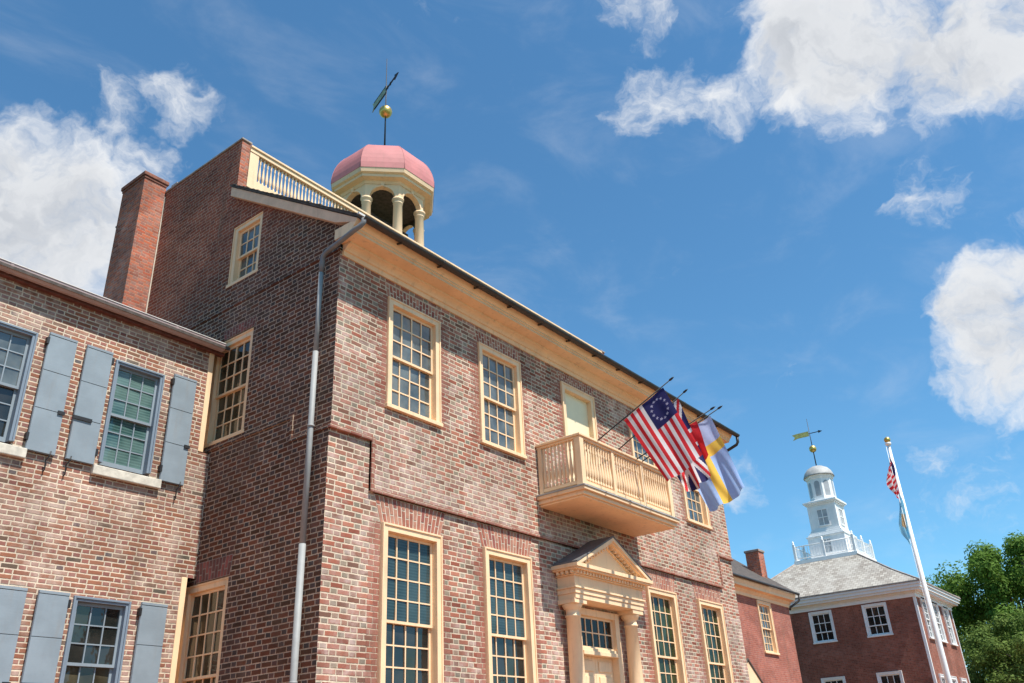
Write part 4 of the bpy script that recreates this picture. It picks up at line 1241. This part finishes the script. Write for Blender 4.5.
def flag_mesh(parent, fn, pat, order, nu, nv, name='cloth'):
    """grid cloth; fn(u, v) -> xyz, pat(u, v) -> material key; u along hoist from the lower end to the pole tip, v along the fly"""
    b = MB()
    idx = [[b.P(fn(i / nu, j / nv)) for j in range(nv + 1)] for i in range(nu + 1)]
    for i in range(nu):
        for j in range(nv):
            b.f.append([idx[i][j], idx[i + 1][j], idx[i + 1][j + 1], idx[i][j + 1]])
            b.mi.append(order.index(pat((i + .5) / nu, (j + .5) / nv))); b.sm.append(True)
    return b.build(name, [F[k] for k in order], parent, fix=False)


def limp(ztop, drop, width, strands, sag):
    lx, ly = -0.88, 0.475     # hangs to the left of the pole as seen from the street
    def fn(u, v):
        # u: 1 top of hoist .. 0 bottom, v: 0 at the pole .. 1 fly
        s = v * strands
        tri = abs((s % 2) - 1)
        f = 1 - tri
        wid = width * (0.35 + 0.65 * math.sin(math.pi * min(1, 0.15 + (1 - u) * 0.85)))
        off = 0.035 + f * wid + 0.02 * math.sin(9 * u + 3 * v)
        dep = 0.035 * math.sin(7 * u + 11 * v)
        z = ztop - (1 - u) * drop - sag * (v ** 0.7) * 0.9
        return (FPX + lx * off + 0.475 * dep, FPY + ly * off + 0.88 * dep, z)
    return fn


def us_pattern(stars):
    def pat(u, v):
        if u > 6 / 13 and v < (0.4 if stars else 0.22):
            if stars:
                cu_, cv_ = (u - 6 / 13) / (7 / 13), v / 0.4
                for k in range(13):
                    a = 2 * math.pi * k / 13
                    du = cu_ - (0.5 + 0.33 * math.sin(a)); dv = (cv_ - (0.5 + 0.33 * math.cos(a))) * 0.76 / 0.54 * 0.54 / 0.54
                    rr = math.hypot(du, dv); an = math.atan2(du, dv)
                    lim = 0.064 * (0.72 + 0.28 * math.cos(5 * an))
                    if rr < lim: return 'star'
            return 'navy'
        return 'red' if int(u * 13) % 2 == 0 else 'white'
    return pat


def delaware(u, v):
    return 'buff' if abs(u - .5) / .30 + abs(v - .5) / .30 < 1 else 'sky'


f1 = empty('flag', (FPX, FPY, 5.6), 'limp striped american flag hanging at the top of the white flagpole', 'flag', 'flags on the white flagpole')
flag_mesh(f1, limp(6.72, 0.72, 0.30, 1, 0.42), us_pattern(False), ['red', 'white', 'navy', 'star'], 52, 60)
f2 = empty('flag', (FPX, FPY, 4.6), 'limp sky blue flag with buff centre, lower of two on the white flagpole', 'flag', 'flags on the white flagpole')
flag_mesh(f2, limp(5.86, 0.80, 0.25, 1, 0.62), delaware, ['sky', 'buff'], 40, 60)

# ================================================================== flags on the balcony
def balcony_flag(xp, y_tip, z_tip, y_base, z_base, h_in, h_out, fly, pat, order, label, nu=52, nv=60, dx=0.0, wave=0.05, seed=0.0, taper=1.0, lean=None):
    """pole runs out over the street from the balcony rail; h_in / h_out are distances from the tip to the ends of the hoist"""
    tip = Vector((xp, y_tip, z_tip)); base = Vector((xp, y_base, z_base))
    rt = empty('balcony_flag', base, label, 'flag', 'flags hung out from the balcony')
    d = (tip - base).normalized()
    MB().tube([base - d * 0.5, base, tip], [0.016, 0.015, 0.012], 8).build('pole', M['iron'], rt)
    MB().tube([tip + d * 0.005, tip + d * 0.03, tip + d * 0.09, tip + d * 0.14], [0.014, 0.026, 0.022, 0.004], 8).build('finial', M['iron'], rt)
    MB().tube([base - d * 0.55, base - d * 0.25], 0.03, 8).build('socket', M['iron'], rt)
    q = lean if lean else Vector((0, d.z, -d.y)) * -1     # across the pole, downwards and outwards
    q = Vector(q).normalized()
    hi, ho = tip - d * h_in, tip - d * h_out
    def fn(u, v):
        p = hi.lerp(ho, u)
        mid = (hi + ho) / 2
        # cloth gathers a little towards its fly end
        p = mid + (p - mid) * (1 - (1 - taper) * v)
        ripple = wave * math.sin(2 * math.pi * (1.7 * u + 0.35 * v) + seed) * (0.25 + v) + 0.5 * wave * math.sin(2 * math.pi * (3.1 * u - 0.8 * v) + 2 * seed) * (0.2 + v)
        p = p + q * (fly * v)
        p = p + Vector((1, 0, 0)) * (ripple + dx * v)
        p = p + Vector((0, 0, -0.05)) * math.sin(math.pi * u) * v
        return tuple(p + Vector((0.02, 0, -0.02)))
    flag_mesh(rt, fn, pat, order, nu, nv)
    return rt


def union(u, v):
    a, b_ = u - .5, (v - .5) * 1.5
    if abs(a) < .10 or abs(b_) < .10: return 'red'
    if abs(a) < .17 or abs(b_) < .17: return 'white'
    for s in (1, -1):
        dd = abs(a - s * b_ / 1.5) * 0.83
        if dd < .035: return 'red'
        if dd < .10: return 'white'
    return 'navy'


def sweden(u, v):
    if 0.40 < u < 0.60 or 0.30 < v < 0.44: return 'yellow'
    return 'lilac' if v < 0.3 else 'pale'


def tricolor(u, v):
    return 'red' if u > 2 / 3 else ('white' if u > 1 / 3 else 'pale')


balcony_flag(6.5, -3.05, 7.52, -1.02, 6.61, 1.30, 0.18, 2.05, us_pattern(True), ['red', 'white', 'navy', 'star'], 'old american flag with a ring of stars, leftmost of the balcony flags', 156, 150, seed=0.6, wave=0.024, taper=0.80, lean=(0, -0.50, -0.90), dx=-0.55)
balcony_flag(7.5, -2.87, 7.605, -1.02, 6.70, 1.20, 0.16, 2.10, union, ['red', 'white', 'navy'], 'union jack hanging partly hidden behind the striped american flag', 72, 108, seed=2.2, wave=0.06, taper=0.55, lean=(0, -0.42, -0.92), dx=-0.45)
balcony_flag(8.17, -3.15, 7.32, -1.02, 6.60, 1.25, 0.40, 1.0, tricolor, ['red', 'white', 'pale'], 'flag showing a red band, hanging between the union jack and the pale blue flag', 36, 30, seed=4.0, wave=0.04, lean=(0, -0.3, -0.96), dx=-0.25)
balcony_flag(8.42, -3.22, 7.39, -1.02, 6.60, 1.35, 0.22, 2.2, sweden, ['yellow', 'pale', 'lilac'], 'pale blue flag with a yellow cross, rightmost of the balcony flags', 60, 80, seed=5.0, wave=0.06, taper=0.82, lean=(0, -0.44, -0.94), dx=-0.72)


# ================================================================== trees
def leaf_mat(name, a, b_):
    mt, t, b = new_mat(name)
    p = worldpos(t)
    rnd = t.node('ShaderNodeTexWhiteNoise', noise_dimensions='3D')
    t.put(rnd.inputs['Vector'], t.vm('SNAP', p, (0.4, 0.4, 0.4)))
    c = t.mix(rnd.outputs[0], a, b_)
    t.put(b.inputs['Base Color'], c); b.inputs['Roughness'].default_value = 0.75
    b.inputs['Specular IOR Level'].default_value = 0.15
    tl = t.node('ShaderNodeBsdfTranslucent'); t.put(tl.inputs[0], c)
    mx = t.node('ShaderNodeMixShader'); mx.inputs[0].default_value = 0.35
    t.l.new(b.outputs[0], mx.inputs[1]); t.l.new(tl.outputs[0], mx.inputs[2]); t.l.new(mx.outputs[0], t.n['Material Output'].inputs[0])
    return mt


M['bark'] = paint('bark', (0.09, 0.07, 0.055), 0.9, 0.3, scale=5)


def tree(x, y, h, crown_z, rad, squash, label, mat, seed, clumps, leaves, leaf, name='broadleaf_tree', clump_r=(0.7, 1.5)):
    rg = random.Random(seed)
    rt = empty(name, (x, y, G), label, 'tree', None)
    tb = MB()
    tb.tube([(x, y, G), (x + .1, y, G + h * .2), (x - .1, y + .1, G + h * .45), (x + .2, y, G + h * .75)], [0.42, 0.34, 0.26, 0.06], 10)
    cl = []
    for i in range(clumps):
        while True:
            p = Vector((rg.uniform(-1, 1), rg.uniform(-1, 1), rg.uniform(-1, 1)))
            if 0.30 < p.length < 1: break
        c = Vector((x + p.x * rad, y + p.y * rad, crown_z + p.z * rad * squash))
        cl.append((c, rg.uniform(*clump_r)))
        if i % 2 == 0:
            s = Vector((x, y, G + h * rg.uniform(.3, .6)))
            m_ = s.lerp(c, 0.5) + Vector((0, 0, rg.uniform(0.1, .6)))
            tb.tube([s, m_, c], [0.13, 0.08, 0.02], 6)
    tb.build('trunk', M['bark'], rt)
    lb = MB()
    for c, r_ in cl:
        for k in range(leaves):
            d = Vector((rg.gauss(0, 1), rg.gauss(0, 1), rg.gauss(0, .75)))
            d = d.normalized() * r_ * (rg.random() ** 0.45)
            p = c + d
            n = (d.normalized() + Vector((rg.uniform(-1, 1), rg.uniform(-1, 1), rg.uniform(-.2, 1.2)))).normalized()
            a = n.orthogonal().normalized(); q = n.cross(a)
            ang = rg.uniform(0, 6.28); a, q = a * math.cos(ang) + q * math.sin(ang), q * math.cos(ang) - a * math.sin(ang)
            s = leaf * rg.uniform(.6, 1.3)
            lb.face([p - a * s, p - q * s * .55, p + a * s, p + q * s * .55])
    lb.build('crown', mat, rt, fix=False)
    return rt


M['leaf1'] = leaf_mat('fresh_green_leaves', (0.075, 0.155, 0.022), (0.145, 0.245, 0.042))
M['leaf2'] = leaf_mat('soft_green_leaves', (0.10, 0.165, 0.035), (0.17, 0.235, 0.055))
tree(55.9, -1.5, 13.2, 8.4, 6.0, 0.64, 'tall dark green broadleaf tree rising behind the lower tree at right', M['leaf1'], 3, 74, 800, 0.115, clump_r=(0.7, 1.45))
tree(47.9, -2.7, 7.6, 3.9, 4.0, 0.66, 'low rounded soft green tree beside the steepled hall, in front of the tall tree', M['leaf2'], 8, 80, 700, 0.085, clump_r=(0.6, 1.1))
